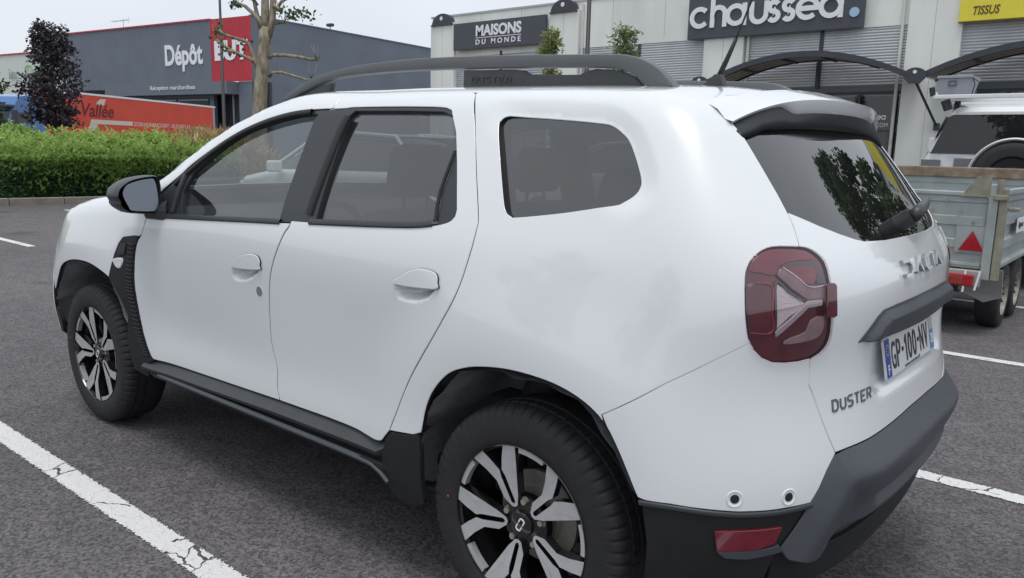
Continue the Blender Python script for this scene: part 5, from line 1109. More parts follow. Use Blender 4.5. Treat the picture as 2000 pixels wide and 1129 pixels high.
o_wing = np.vstack([A([(-2.085, -.85, 1.068), (-2.12, -.845, 1.085), (-2.20, -.835, 1.10)]), solve('top', A([[-2.25, -.78]])), solve('top', hd_l[4:8, :2]), A([(-3.06, -.765, .93), (-3.09, -.83, .82), (-3.075, -.87, .72)]), aF, A([(-2.36, -.894, .835), (-2.322, -.884, .897), (-2.268, -.876, .951), (-2.209, -.874, .961), (-2.15, -.873, .964)]), d_front[:9][::-1][:-1]])
wing = panel('wing', o_wing, M_BODY, -20, step=.03)
o_fb = A([(-3.085, -.84, .80), (-3.16, -.80, .84), (-3.30, -.66, .86), (-3.42, -.40, .86), (-3.47, 0, .86), (-3.45, 0, .33), (-3.38, -.5, .33), (-3.2, -.78, .33), (-3.09, -.85, .40), (-3.06, -.87, .55), (-3.05, -.878, .66), (-3.075, -.872, .72)])
fbm = panel('front_bumper', o_fb, M_BODY, -55, step=.04)
panel('headlight', A([(-3.065, -.76, .955), (-3.07, -.75, .985), (-3.22, -.63, .965), (-3.30, -.52, .93), (-3.31, -.5, .88), (-3.17, -.78, .855), (-3.10, -.82, .83)]), M_CHR, -55, off=.002, step=.03)
panel('grille', A([(-3.32, -.48, .955), (-3.38, 0, .97), (-3.45, 0, .875), (-3.42, -.40, .875), (-3.33, -.5, .88)]), M_CLADG, -60, step=.04)
panel('front_skirt', A([(-3.14, -.82, .42), (-3.10, -.855, .47), (-3.06, -.875, .52), (-3.03, -.88, .53), (-3.01, -.885, .46), (-3.03, -.87, .39), (-3.2, -.76, .36), (-3.2, -.78, .40)]), M_CLADG, -35, step=.04, off=-.003)
# ---- black cladding: wing vent piece, sills
cl = A(F_clad)
vt = panel('wing_cladding', np.vstack([cat(cl[:9], 2), cl[9:14], cl[14:]]), M_CLADG, 0, off=.004, step=.02, gap=.001, bev=.004)
panel('vent_grille', catc(A(F_vent), 1), M_RUB_SHADE, 0, parent=vt, off=.0075, gap=0, step=.02)
def ventcells():
    c = A(F_vent); mb = MB(); P0 = solve(0, c[:, [0, 2]]); 
    for i in range(4):
        for j in range(6):
            a = (i+.5+.5*(j % 2)*.6)/4.4; b = (j+.5)/6; q2 = (c[0]*(1-a)*(1-b)+c[1]*a*(1-b)+c[2]*a*b+c[3]*(1-a)*b)[[0, 2]]; p = solve(0, q2[None])[0]; mb.cyl(p+[0, -.006, 0], (0, -1, 0), .0075, .004, 6)
    return mb
both(ventcells, 'vent_mesh', M_TRIM, vt)
pl_ = panel('side_repeater', catc(A(F_lampF), 2), pm('clear_lens', (.72, .73, .74), .12, coat=1, var=.15, vscale=60), 0, parent=vt, off=.009, gap=0, step=.01, depth=.02, bev=.004)
def ribs(k):
    a = cat(A(F_cladF), 10); 
    def f():
        t = k/29; i = t*(len(a)-1); i0 = int(i); p = a[i0]*(1-(i-i0))+a[min(i0+1, len(a)-1)]*(i-i0); q2 = A([[p[0]-.008, p[2]], [p[0]-.052, p[2]+.004]]); P = solve(0, q2); 
        return MB().tube([P[0]+[0, -.004, 0], P[1]+[0, -.004, 0]], .0058, 6)
    return f
for k in range(30): both(ribs(k), 'cladding_rib', M_CLADG, vt)
def sill():
    us = np.r_[np.linspace(-2.14, -.62, 24), np.linspace(-.58, -.36, 8)]; rows = []
    for u in us:
        f = ss(-.62, -.36, u); zt = np.interp(u, [-2.14, -2.06, -1.6, -1.14, -.7, -.58, -.50, -.36], [.425, .424, .432, .443, .444, .442, .49, .53]); e = ss(-2.14, -2.02, u)
        w = .858+.012*ss(-1.9, -2.14, u)+.022*f
        sec = [(w-.03, zt+.012), (w-.002, zt-.002), (w+.030*(1-f*.6), zt-.034), (w+.031*(1-f*.6), zt-.044-.03*f), (w+.012, .388), (w+.011, .380), (w+.036*e*(1-f*.7), .374), (w+.037*e*(1-f*.7), .363), (w+.0, .350), (w-.08, .325), (w-.20, .26)]
        rows.append([(u, -a, b) for a, b in sec])
    mb = MB().grid(rows); mb.m = [1 if (k % 10) in (0, 1) else 0 for k in range(len(mb.f))]; return mb
so = both(sill, 'sill_cladding', [M_CLADG, pm('sill_ledge_lit', (.045, .049, .052), .5, var=.1, vscale=12)], angle=28)  # upper ledge faces coloured lighter than the cladding, as if lit from above
stp = cat(A([(-2.0, -.897, .372), (-1.1, -.899, .370), (-.66, -.899, .366), (-.57, -.897, .352), (-.52, -.893, .318)]), 6)
both(lambda: MB().grid([[(p[0], p[1]-.000, p[2]-.004), (p[0], p[1]-.003, p[2]+.001), (p[0], p[1]-.001, p[2]+.006), (p[0], p[1]+.012, p[2]+.010)] for p in stp]), 'sill_strip', M_GREYB, so, smooth=True)
# lower corner in front of the rear arch
panel('arch_corner', A([(-.525, -.883, .470), (-.50, -.883, .495), (-.43, -.887, .505), (-.372, -.89, .520), (-.360, -.89, .47), (-.36, -.88, .30), (-.42, -.86, .27), (-.50, -.85, .27), (-.56, -.86, .33)]), M_CLADG, 0, off=.002, step=.03, gap=0)
panel('arch_corner', A([(-2.15, -.887, .445), (-2.208, -.889, .552), (-2.25, -.893, .60), (-2.26, -.89, .48), (-2.22, -.87, .36), (-2.12, -.86, .34), (-2.10, -.87, .42)]), M_CLADG, 0, off=.000, step=.03, gap=0)
# ---- wheel arches: liners
def liner(cu, a0, a1, r):
    def f():
        rows = []
        for k in range(29):
            a = a0+(a1-a0)*k/28; rr = r+.012*math.sin(a*7)+.006*math.sin(a*19); rows.append([(cu+rr*math.cos(a), -y, .345+rr*math.sin(a)) for y in (.885, .80, .70, .60, .50)]+[(cu+.15*math.cos(a), -.48, .345+.15*math.sin(a))])
        return MB().grid(rows)
    return f
both(liner(0, math.radians(-2), math.radians(184), .440), 'wheel_arch_liner', M_LINER, smooth=True); both(liner(-2.673, math.radians(2), math.radians(152), .455), 'wheel_arch_liner', M_LINER, smooth=True)
MB().cbox(-3.2, .66, -.62, .62, .20, .33, .03).cbox(-2.1, -.5, -.66, .66, .19, .34, .02).build('underbody', M_RUB_SHADE, CAR)
# dark strips added behind the shut lines to keep light out of the gaps
def strip(pts, w, dom, off=-.022):
    P = solve(dom, to2(dom, pts)); N_ = grad(P); t = np.gradient(P, axis=0); t /= np.linalg.norm(t, axis=1)[:, None]; s_ = np.cross(t, N_); s_ /= np.linalg.norm(s_, axis=1)[:, None]
    return MB().grid([[P[i]-s_[i]*w+N_[i]*off, P[i]+s_[i]*w+N_[i]*off] for i in range(len(P))])
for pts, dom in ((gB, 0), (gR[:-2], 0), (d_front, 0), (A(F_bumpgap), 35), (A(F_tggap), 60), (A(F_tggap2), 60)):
    both(lambda: strip(pts, .035, dom), 'gap_light_block', M_RUB_SHADE)
for pts, dom in ((rtop, 'top'), (qt, 'top'), (np.vstack([gR[-4:-1], qt[:1]]), 'top'), (gB[:6], 0), (A(F_dpil), 'top')): both(lambda: strip(pts, .022, dom, -.006), 'roof_flange', M_BODY)
MB().grid([[p+[-.025, 0, .02], p+[-.03, 0, -.03]] for p in np.vstack([tb, mir(tb[:-1])[::-1]])]).build('gap_light_block', M_RUB_SHADE, CAR)  # added dark strip that keeps light out below the tailgate
# ---- spoiler
def lip(v): return .53-.28*v*v, 1.536-.05*v*v-.45*v**4
SV = np.linspace(-.60, .60, 49); rt = solve('top', np.c_[np.full(49, .345), SV*.985]); rows = []; urow = []
for v, p in zip(SV, rt):
    ul, zl = lip(v); th = .010+.026*(1-ss(.33, .42, abs(v))); k = 1-ss(.52, .60, abs(v))
    rows.append([(p[0], p[1], p[2]-.002), (.345+(ul-.345)*.5, v, (p[2]+zl)/2+.012*k+.004), (ul-.02, v, zl+.006), (ul, v, zl), (ul-.004, v, zl-th*.7), (ul-.014, v, zl-th)])
    zt_ = np.interp(abs(v), [0, .3, .5, .6], [1.460, 1.456, 1.446, 1.424]); gp_ = solve(90, A([[v*.985, zt_]]))[0]
    urow.append([(ul-.014, v, zl-th), (ul*.55+gp_[0]*.45, v*.995, (zl-th)*.45+gp_[2]*.55), (gp_[0]+.004, gp_[1], gp_[2]-.004), (gp_[0]-.03, gp_[1], gp_[2]+.0)])
sp_ = MB().grid(rows).build('spoiler', M_BODY, tg, angle=50); MB().grid(urow).build('spoiler_underside', pm('spoiler_black', (.022, .026, .030), .45, var=.1), sp_, smooth=True)
# ---- tail lights
M_TLD = pm('lamp_dark_red', (.085, .006, .014), .10, coat=1, var=.15, vscale=25); M_TLR = pm('lamp_red', (.15, .010, .028), .10, coat=1, var=.2, vscale=20)
M_TLC = pm('lamp_clear', (.55, .56, .57), .18, coat=1, var=.06, vscale=60, bump=.35, bscale=150, stretch=(1, 1, 4)); M_TLB = pm('lamp_bezel', (.03, .03, .034), .2, coat=1)
M_TLP = pm('lamp_smoked', (.16, .10, .11), .10, coat=1, var=.2, vscale=40); M_TLF = pm('lamp_bright_red', (.28, .012, .04), .12, coat=1)
def tpn(name, pts, mat, off, par, step=.014, n=2, bev=.002, depth=.008):
    return panel(name, catc(A(pts), n) if n > 1 else A(pts), mat, 45, parent=par, off=off, gap=0, depth=depth, bev=bev, step=step)
TL0 = -.008       # the bowl of the lamp; the parts stand in it under a clear cover
tl = panel('tail_light', catc(A(F_tail), 3), M_TLD, 45, off=TL0, gap=.003, depth=.02, bev=.002, step=.018)
for nm, pts, mt, h, n in (('upper_lens', F_tl_top, M_TLR, .003, 2), ('side_lens', F_tl_left, M_TLB, .004, 1), ('side_lens_core', A(F_tl_left)*.93+A(F_tl_left).mean(0)*.07, M_TLD, .0055, 1), ('clear_lens', F_tl_white, M_TLC, .004, 1), ('upper_arm', F_tl_armu, M_TLP, .008, 1),
        ('lower_arm', F_tl_arml, pm('lamp_silver', (.42, .42, .44), .2, metal=.3, coat=1), .009, 1), ('reversing_lens', F_tl_low, pm('lamp_smoked_clear', (.26, .20, .21), .12, coat=1, var=.15, vscale=30), .004, 2), ('upper_bezel', F_tl_updk, M_TLB, .004, 1), ('brake_lens', F_tl_upin, M_TLR, .006, 2)):
    tpn(nm, pts, mt, TL0+h, tl, n=n)
tpn('lamp_nose', F_tl_nose, M_TLD, .0095, tl, n=1)
for nm, pts, w, h in (('chrome_line', A(F_tl_armu)[1:5], .003, TL0+.010), ('red_line', A(F_tl_left)[1:6], .0028, TL0+.008), ('bezel_line', A(F_tl_white)[[5, 0, 1, 2]], .005, TL0+.0065), ('rib_line', A([A(F_tl_white)[0]*.45+A(F_tl_white)[5]*.55, A(F_tl_white)[2]*.5+A(F_tl_white)[3]*.5]), .002, TL0+.0055)):
    both(lambda: ribbon(cat(pts, 4), w, h, 45), nm, {'chrome_line': M_CHR, 'red_line': M_TLF, 'bezel_line': M_TLB, 'rib_line': M_CHR}[nm], tl, smooth=True)
panel('lamp_cover', catc(A(F_tail), 3), glass('lamp_cover', (.95, .86, .88), 1.6, veil=.0), 45, parent=tl, off=.006, gap=.002, depth=.012, bev=.005, step=.018)
# ---- lettering laid on the body surface
def on_surf(o, dom, o2, ax, ay, lift, base=0., disp=None):
    """bend a flat mesh (x, y in plane units, z height) on to the body; o2 origin in plane coordinates"""
    me = o.data; n = len(me.vertices); a = np.zeros(n*3); me.vertices.foreach_get('co', a); a = a.reshape(-1, 3)
    q = np.array(o2)+np.outer(a[:, 0], ax)+np.outer(a[:, 1], ay); P = solve(dom, q); N_ = grad(P); d = base+a[:, 2]
    if disp is not None: d = d+disp(q, P)
    me.vertices.foreach_set('co', (P+N_*d[:, None]).ravel()); me.update()
def strokes(name, paths, w, h, mat, parent):
    mb = MB()
    for p in paths: stroke(mb, p, w, (0, 0, 0), (1, 0, 0), (0, 1, 0), (0, 0, 1), h, side=1 if isinstance(mat, list) else None)
    return mb.build(name, mat, parent)
def sc(p, x, k, ky): return [(x+a*k, b*ky) for a, b in p]
gD = [[(0, 1), (.62, 1), (.85, .72), (.85, .28), (.62, 0), (.05, 0)]]; gA = [[(0, 0), (.42, 1.0)], [(.52, .52), (.80, 0)]]; gC = [[(.80, 1), (.22, 1), (0, .74), (0, .26), (.22, 0), (.80, 0)]]; gI = [[(0, 1), (0, 0)]]
x = 0; ps = []
for g_, wd in ((gD, .107), (gA, .100), (gC, .096), (gI, .030), (gA, .08)):
    for p in g_: ps.append(sc(p, x, .082, .036))
    x += wd
for p in ps: bd = strokes('maker_badge', [p], .0090, .011, [pm('badge_face', (.82, .83, .85), .2, metal=.3), pm('badge_side_shade', (.34, .35, .37), .3, metal=.4)], tg); on_surf(bd, 90, (-.205, 1.068), (1, 0), (0, 1), 1, -.001)  # letter sides coloured darker to stand in for shadow beside the faces
D_ = {'D': [[(0, 0), (0, 1), (.55, 1), (.8, .75), (.8, .25), (.55, 0), (0, 0)]], 'U': [[(0, 1), (0, .25), (.2, 0), (.6, 0), (.8, .25), (.8, 1)]], 'S': [[(.8, 1), (.2, 1), (0, .85), (0, .65), (.2, .52), (.6, .48), (.8, .35), (.8, .15), (.6, 0), (0, 0)]], 'T': [[(0, 1), (.8, 1)], [(.4, .9), (.4, 0)]], 'E': [[(.8, 1), (0, 1), (0, 0), (.8, 0)], [(.1, .5), (.65, .5)]], 'R': [[(0, 0), (0, 1), (.6, 1), (.8, .85), (.8, .58), (.6, .45), (.08, .45)], [(.45, .42), (.8, 0)]]}
def duster(w, h): 
    return [sc(p, i*w*1.22, w, h) for i, ch in enumerate('DUSTER') for p in D_[ch]]
bd = strokes('model_badge', duster(.0262, .026), .0056, .003, pm('badge_grey', (.16, .17, .18), .35, metal=.4), tg); on_surf(bd, 90, (-.562, .770), (1, .02), (0, 1), 1, -.001, tg_disp)
# ---- number plate
pc = A([.752, 0, .846]); tl_ = .2; pz = A([-math.sin(tl_), 0, math.cos(tl_)]); pn = A([math.cos(tl_), 0, math.sin(tl_)]); px = A([0, 1., 0])
npl = MB().prism([(-.26, -.05), (-.255, -.055), (.255, -.055), (.26, -.05), (.26, .05), (.255, .055), (-.255, .055), (-.26, .05)], pc-pn*.004, px, pz, pn, .006).build('number_plate', pm('plate_white', (.74, .76, .77), .35, coat=.5), tg)
M_PB = pm('plate_blue', (.015, .06, .30), .4); M_PK = pm('plate_black', (.015, .016, .018), .4)
def prect(name, x0, x1, z0, z1, mat, par, lift=.0025): return MB().prism([(x0, z0), (x1, z0), (x1, z1), (x0, z1)], pc+pn*lift, px, pz, pn, .0006).build(name, mat, par)
prect('plate_band', -.256, -.212, -.052, .052, M_PB, npl); prect('plate_band', .214, .257, -.052, .008, pm('plate_blue_worn', (.10, .24, .38), .4), npl); prect('plate_band', .214, .257, .0085, .052, pm('plate_grey', (.40, .45, .44), .4), npl)
def ptext(b, x0, z0, w, h, mat, bold=0.004): return text('plate_character', b, pc+pn*.0032+px*x0+pz*z0, px, pn, w, h, .0006, mat, npl, bold=bold)
xx = -.200
for ch, wd in (('G', .038), ('P', .038), ('-', .0), ('1', .026), ('0', .038), ('0', .038), ('-', .0), ('N', .040), ('V', .042)):
    if ch == '-': prect('plate_dash', xx+.004, xx+.020, -.004, .008, M_PK, npl, .0032); xx += .031; continue
    if ch == '1': MB().prism([(xx+.014, -.038), (xx+.023, -.038), (xx+.023, .038), (xx+.016, .038), (xx+.003, .022), (xx+.003, .012), (xx+.014, .022)], pc+pn*.0032, px, pz, pn, .0006).build('plate_character', M_PK, npl)
    else: ptext(ch, xx, -.038, wd, .076, M_PK)
    xx += wd+.0115
ptext('F', -.242, -.044, .014, .026, M_WHITE); ptext('28', .222, -.034, .028, .030, M_WHITE); ptext('www.ocarcars.fr', -.085, -.0525, .17, .010, M_PK, 0.)
st_ = MB()
for k in range(12): a = k*PI/6; st_.cyl(pc+pn*.0032+px*(-.234+.014*math.sin(a))+pz*(.022+.014*math.cos(a)), pn, .0022, .0006, 6)
st_.build('plate_stars', pm('plate_star', (.6, .55, .2), .5), npl)
# ---- rear wiper
pv = solve(90, A([[-.02, 1.197]]))[0]; wn_ = grad(pv[None])[0]
wp = MB().cyl(pv-wn_*.01, wn_, .026, .045, 18).build('rear_wiper', M_TRIM, tg, angle=40)
wa = solve(90, A([[-.03, 1.195], [.06, 1.207], [.20, 1.222], [.36, 1.236]])); wn2 = grad(wa); MB().tube([p+n*h for p, n, h in zip(wa, wn2, (.045, .048, .040, .030))], [.020, .018, .013, .007], 8).build('wiper_arm', M_TRIM, wp, smooth=True)
wb = solve(90, A([[.05, 1.197], [.20, 1.214], [.38, 1.228]])); wn2 = grad(wb); MB().tube([p+n*.012 for p, n in zip(wb, wn2)], [.007, .009, .006], 6).build('wiper_blade', M_RUB_SHADE, wp, smooth=True)
# ---- roof rails
def slabp(poly, y0, y1, bv=.006):
    bm = bmesh.new(); vs = [bm.verts.new((p[0], y0, p[1])) for p in poly]; f = bm.faces.new(vs); r = bmesh.ops.extrude_face_region(bm, geom=[f])
    for v in [g for g in r['geom'] if isinstance(g, bmesh.types.BMVert)]: v.co.y = y1
    bmesh.ops.recalc_face_normals(bm, faces=bm.faces); ed = [e for e in bm.edges if abs(e.verts[0].co.y-e.verts[1].co.y) < 1e-6]
    bmesh.ops.bevel(bm, geom=ed, offset=bv, segments=2, affect='EDGES', profile=.6); bmesh.ops.triangulate(bm, faces=[f for f in bm.faces if len(f.verts) > 4]); return MB().bm(bm)
rtp = cat([(-1.444, 1.544), (-1.342, 1.590), (-1.233, 1.623), (-1.08, 1.647), (-.847, 1.660), (-.63, 1.663), (-.288, 1.654), (.063, 1.638), (.134, 1.631), (.176, 1.619), (.214, 1.600), (.241, 1.579), (.285, 1.535)], 3)
rub = cat([(.19, 1.55), (.155, 1.578), (.10, 1.598), (.019, 1.605), (-.22, 1.615), (-.475, 1.622), (-.629, 1.625), (-.849, 1.625), (-1.111, 1.614), (-1.278, 1.578), (-1.364, 1.546), (-1.40, 1.535)], 3)
def rail_k(q): return [(1.0525*p[0]-.0687, 1.0525*p[1]-.0725) for p in q]      # outline drawn 5 per cent small
rtp = rail_k(rtp); rub = rail_k(rub)
rail = both(lambda: slabp(np.vstack([rtp, rub]), -.478, -.524, .009), 'roof_rail', M_RAIL, angle=40)
base = [(-.475, 1.555), (-.473, 1.618), (-.26, 1.611), (-.235, 1.608), (-.205, 1.594), (-.03, 1.588), (.00, 1.598), (.025, 1.602), (.10, 1.594), (.15, 1.574), (.185, 1.545), (.10, 1.54), (-.2, 1.55)]
rbs = both(lambda: slabp(rail_k(base), -.486, -.514, .004), 'rail_base', pm('rail_base_grey', (.050, .054, .057), .5, var=.08, vscale=8), rail, angle=40)
fbs = [(-1.40, 1.53), (-1.30, 1.566), (-1.20, 1.592), (-1.14, 1.60), (-1.16, 1.55), (-1.28, 1.53)]
both(lambda: slabp(rail_k(fbs), -.488, -.512, .004), 'rail_foot', MAT['rail_base_grey'], rail, angle=40)
def rlet():
    mb = MB()
    for p in duster(.024, .018): stroke(mb, p, .004, (-.527, -.5135, 1.589), (1, 0, -.04), (0, 0, 1), (0, -1, 0), .003)
    return mb
both(rlet, 'rail_lettering', MAT['rail_base_grey'], rbs)
# ---- aerial
rz = solve('top', A([[.08, 0.]]))[0][2]
an = slabp([(.02, rz-.01), (.045, rz+.012), (.085, rz+.045), (.105, rz+.045), (.125, rz-.01)], -.018, .018, .006).build('aerial_base', M_TRIM, CAR, angle=50)
MB().tube([(.09, 0, rz+.03), (.115, 0, rz+.085), (.145, 0, rz+.155)], [.010, .0085, .006], 10).tube([(.145, 0, rz+.155), (.20, 0, rz+.30), (.255, 0, rz+.44)], [.0032, .003, .0028], 8).build('aerial_mast', M_RUB_SHADE, an, smooth=True)
# ---- door mirror
mh = A(F_mir_h); mg = A(F_mir_g); mc = mh.mean(0)
def mirror_h():
    rows = []
    for u, k, sh in ((-1.955, .955, 0), (-1.972, 1.0, 0), (-2.00, 1.0, 0), (-2.05, .985, .004), (-2.10, .90, .012), (-2.14, .72, .02), (-2.165, .42, .025), (-2.172, .0, .03)):
        q = catc(mc+(mh-mc)*k, 2); rows.append([(u, p[0]+sh, p[1]-sh*.3) for p in q])
    inn = [[(u, p[0], p[1]) for p in catc(mc+(mh-mc)*k, 2)] for u, k in ((-1.955, .955), (-2.0, .90))]
    return MB().grid(rows, closed=True).grid(inn, closed=True)
mo = both(mirror_h, 'door_mirror', M_TRIM, angle=55)
both(lambda: MB().add([(-1.975+.18*(p[0]-mc[0])-.17*(p[1]-mc[1]), p[0], p[1]) for p in catc(mg, 2)], [tuple(range(len(mg)*2))]), 'mirror_glass', pm('mirror_silver', (.17, .19, .21), .06, metal=1), mo)
both(lambda: MB().tube([(-2.02, -.89, 1.085), (-1.98, -.86, 1.082), (-1.95, -.83, 1.085)], [.034, .034, .05], 12).cbox(-2.03, -1.93, -.875, -.83, 1.065, 1.115, .015), 'mirror_arm', M_TRIM, mo, smooth=False)
# ---- wheels
TR, RW = .343, .2145
def tyre_mesh():
    n = 64*6; prof = [(.222, -.088), (.232, -.100), (.250, -.1055), (.275, -.1075), (.300, -.106), (.318, -.101), (.329, -.0945), (.336, -.086), (.3405, -.074), (.342, -.060), (.3425, -.054), (.335, -.052), (.335, -.045), (.343, -.043), (.3435, -.014), (.336, -.012), (.336, -.004), (.3435, -.002), (.3435, .03), (.342, .06), (.336, .086), (.318, .101), (.275, .107), (.232, .1), (.222, .088)]
    rows = []
    for i, (r, y) in enumerate(prof):
        row = []
        for k in range(n):
            a = 2*PI*k/n; ph = (k+(i*.0)) % 6; rr = r; yy = y
            if 5 <= i <= 10 and ph in (0,): rr -= .0055; yy += .002*(1 if i < 8 else 0)
            if 13 <= i <= 14 and (k+3) % 6 == 0: rr -= .004
            if i == 4: rr += .0006*math.sin(k*.7)
            row.append((rr*math.sin(a), yy, rr*math.cos(a)))
        rows.append(row)
    return MB().grid(rows, closed=True)
def polar(d, r): a = math.radians(90-d); return (r*math.cos(a), r*math.sin(a))
def fy(r): return -.0985+.022*(1-min(1, r/.23))**1.3
def spoke_mb():
    mb = MB()
    for s_ in (1, -1):
        P2 = [polar(s_*d, r) for d, r in ((10.4, .2285), (13.2, .2295), (16, .230), (18.8, .2295), (21.5, .2285), (16.6, .180), (12.3, .138), (18.6, .087), (11.3, .055), (0, .050), (0, .0590), (6.0, .066), (3.3, .141), (1.6, .162), (6.3, .195))]
        bm = bmesh.new(); vs = [bm.verts.new((p[0], fy(math.hypot(*p)), p[1])) for p in P2]; f = bm.faces.new(vs); bmesh.ops.triangulate(bm, faces=[f])
        r = bmesh.ops.extrude_face_region(bm, geom=bm.faces[:]); mv = [g for g in r['geom'] if isinstance(g, bmesh.types.BMVert)]
        for v in mv: v.co.y += .030; v.co.x *= .985; v.co.z *= .985
        moved = set(mv); base_ = len(mb.f); bm.verts.index_update()
        b0 = len(mb.v); mb.v += [tuple(v.co) for v in bm.verts]
        for fc in bm.faces: mb.f.append(tuple(b0+v.index for v in fc.verts)); mb.m.append(0 if not any(v in moved for v in fc.verts) else 1)
        bm.free()
    return mb
M_ALU = pm('cut_aluminium', (.62, .625, .64), .34, metal=.5, var=.05, vscale=30); M_RIMB = pm('rim_gloss_black', (.012, .012, .014), .15, coat=.8)
def make_wheel(rot):
    w = empty('wheel', (0, 0, 0)); w.parent = CAR
    t = tyre_mesh().build('tyre', M_TYRE, w, angle=50)
    rows = [[(r*math.cos(a), y, r*math.sin(a)) for a in np.linspace(0, 2*PI, 73)[:-1]] for r, y in ((.226, -.085), (.2325, -.1015), (.2305, -.1035), (.2285, -.0985), (.222, -.075), (.213, -.03), (.198, .03), (.193, .08), (.05, .085))]
    rim = MB().grid(rows, closed=True).build('rim', M_RIMB, w, angle=40)
    sp0 = spoke_mb().build('spoke', [M_ALU, M_RIMB], w)
    ar0 = MB(); ap = [polar(d, r) for d, r in [(24.6+i*22.8/10, .2293) for i in range(11)]+[(47.2-i*22.4/10, .2135) for i in range(11)]]
    ar0.prism(ap, (0, -.0975, 0), (1, 0, 0), (0, 0, 1), (0, 1, 0), .02); ar = ar0.build('rim_arc', M_ALU, w)
    hub = MB().grid([[(r*math.cos(a), y, r*math.sin(a)) for a in np.linspace(0, 2*PI, 33)[:-1]] for r, y in ((.082, -.045), (.078, -.066), (.052, -.072), (.040, -.074), (.037, -.084), (.030, -.087), (.0, -.088))], closed=True).build('hub_cap', M_RIMB, w, angle=35)
    em = MB()
    for sg in (1, -1): stroke(em, [(sg*.003, .008*1), (sg*.016, .008), (sg*.019, .003), (sg*.019, -.003), (sg*.016, -.008), (sg*.003, -.008)], .0036, (0, -.0875, 0), (1, 0, 0), (0, 0, 1), (0, -1, 0), .002)
    emo = em.build('hub_emblem', M_WHITE, w); emo.rotation_euler = (0, -math.radians(62), 0)
    nut = MB().cyl((0, -.0665, .064), (0, -1, 0), .0095, .012, 6).cyl((0, -.0655, .064), (0, -1, 0), .0135, .003, 14).build('wheel_nut', M_STEEL, w)
    for k in range(5):
        for o, off in ((sp0, 0), (ar, 0), (nut, 26)):
            c = o if k == 0 else o.copy()
            if k: COL.objects.link(c); c.parent = w
            c.rotation_euler = (0, math.radians(rot+72*k+off), 0)
    disc = MB().grid([[(r*math.cos(a), y, r*math.sin(a)) for a in np.linspace(0, 2*PI, 49)[:-1]] for r, y in ((.135, .01), (.135, -.005), (.085, -.005), (.08, -.02), (.0, -.02))], closed=True).build('brake_disc', M_STEEL, w, angle=30)
    return w
W1 = make_wheel(90-44.1); YW = .772
W1.location = (0, -YW, .341)
MB().cyl((0, 0, 0), (0, -1, 0), .0042, .0015, 10).build('paint_mark', pm('mark_red', (.6, .03, .05), .6), W1).location = (-.262, -.1072, .012)
for x, y, r, extra in ((-2.673, -YW, 0, 26), (0, YW, PI, 10), (-2.673, YW, PI, 40)):
    c = copy_tree(W1, CAR); c.location = (x, y, .341); c.rotation_euler = (0, math.radians(extra), r)
    if r == 0: c.rotation_euler = (0, math.radians(6), 0)
# ---- interior
M_LINE = pm('headlining', (.30, .30, .29), .9, var=.05)
panel('headlining', o_roof, M_LINE, 'top', off=-.05, gap=.03, step=.09, both=False, depth=.004)
for nm, oo, dom in (('door_card', o_fdoor, 0), ('door_card', np.vstack([bot_r, gR[1:25], A([(-.30, -.83, 1.16), (-.65, -.84, 1.12), (-1.05, -.85, 1.10)]), gB[i5:][1:-1]]), 0)):
    panel(nm, oo, M_INT, dom, parent=fd if oo is o_fdoor else rd, off=-.075, gap=.012, step=.08, depth=.01)
panel('quarter_trim', o_quarter, M_INT, 35, holes=[o_qwin], parent=qp, off=-.06, gap=.03, step=.07, depth=.006, hgap=.0)
panel('tailgate_trim', o_tg, M_INT, 90, holes=[o_rgl], parent=[tg, tg], off=-.05, gap=.02, step=.07, depth=.006, both=False)
def seat(x, y, w, rake=.22, nm='front_seat', lean=0):
    r = empty(nm, (x, y, .42)); r.parent = CAR
    MB().cbox(-.50, .04, -w, w, .0, .17, .05).build('cushion', M_SEAT, r, angle=50)
    b = MB().cbox(-.07, .07, -w, w, .0, .62, .055).build('backrest', M_SEAT, r, angle=50); b.location = (.04, 0, .12); b.rotation_euler = (0, rake, 0)
    h = MB().cbox(-.05, .05, -.14, .14, .66, .86, .045).tube([(0, -.06, .58), (0, -.06, .7)], .007, 6).tube([(0, .06, .58), (0, .06, .7)], .007, 6).build('headrest', M_SEAT, r, angle=50); h.location = (.04, 0, .12); h.rotation_euler = (0, rake-.04, 0)
    return r
seat(-1.10, -.37, .25); seat(-1.10, .37, .25)
rs = seat(-.22, 0, .62, .30, 'rear_bench')
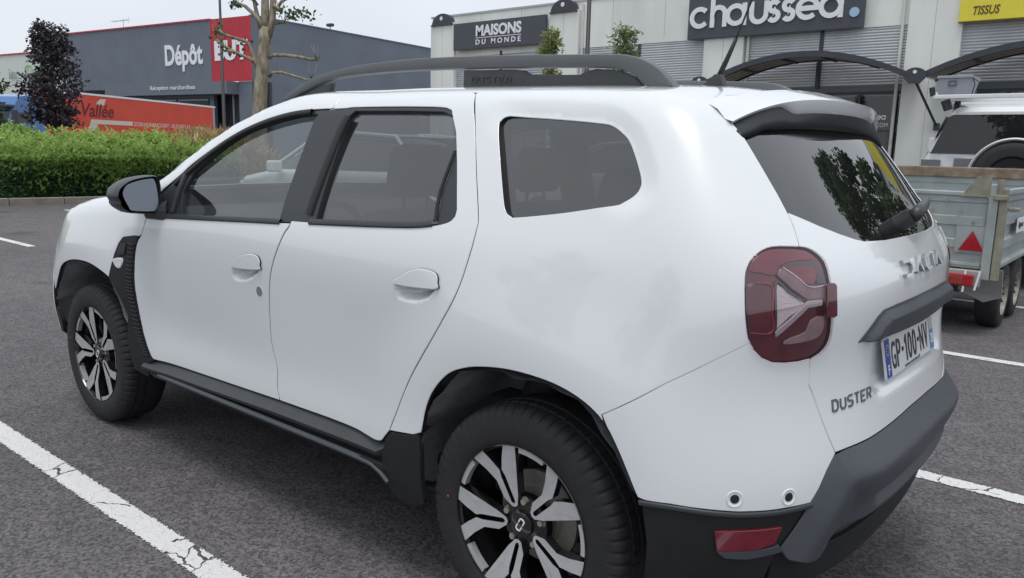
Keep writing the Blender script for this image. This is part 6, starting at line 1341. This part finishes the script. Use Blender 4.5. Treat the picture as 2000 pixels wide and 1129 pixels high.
for y in (-.40, .40): h = MB().cbox(-.05, .05, -.13, .13, .64, .82, .04).build('headrest', M_SEAT, rs, angle=50); h.location = (.04, y, .12); h.rotation_euler = (0, .28, 0)
MB().grid([[(u, y, z) for u, z in ((-1.72, .62), (-1.70, .80), (-1.74, .93), (-1.80, 1.00), (-1.92, 1.045), (-2.10, 1.06), (-2.25, 1.08))] for y in np.linspace(-.74, .74, 9)]).build('dashboard', M_INT, CAR, angle=50)
for y in (-.60, -.12, .12, .60): MB().grid([[(-1.755+k2*.004, y+.075*s_*math.cos(a)+0, .955+.032*s_*math.sin(a)) for a in np.linspace(0, 2*PI, 21)[:-1]] for s_, k2 in ((1.0, 0), (.93, 3), (.86, 0))], closed=True).build('air_vent', M_CHR, CAR, smooth=True)
sw_ = MB(); c0 = A([-1.52, -.37, .965]); tx = A([math.sin(.45), 0, math.cos(.45)]); 
sw_.tube([c0+tx*.185*math.sin(a)+A([0, 1, 0])*.185*math.cos(a) for a in np.linspace(0, 2*PI, 33)], .016, 8, cap=False)
for a in (0, PI, -PI/2): sw_.tube([c0, c0+tx*.18*math.sin(a)+A([0, 1, 0])*.18*math.cos(a)], .014, 6)
sw_.tube([c0+[-.02, 0, 0], c0+[-.25, 0, -.10]], .035, 8).tube([c0+[-.03, 0, 0], c0+[.01, 0, .0]], .06, 12).build('steering_wheel', M_INT, CAR, smooth=True)
MB().cbox(-2.0, -.1, -.74, .74, .34, .40, .02).build('floor_mat', M_INT, CAR); MB().cbox(-.1, .60, -.72, .72, .40, .60, .02).build('boot_floor', M_INT, CAR)
MB().cbox(-1.5, -.9, -.10, .10, .40, .62, .03).build('console', M_INT, CAR)
both(lambda: MB().tube([(-1.06, -.79, .45), (-1.04, -.79, 1.06), (-1.02, -.63, 1.46)], [.05, .045, .035], 8), 'pillar_trim', M_INT, smooth=True)
both(lambda: MB().tube([(-1.03, -.76, 1.2), (-1.06, -.68, .95), (-1.05, -.60, .55)], .012, 4), 'seat_belt', M_RUB_SHADE)
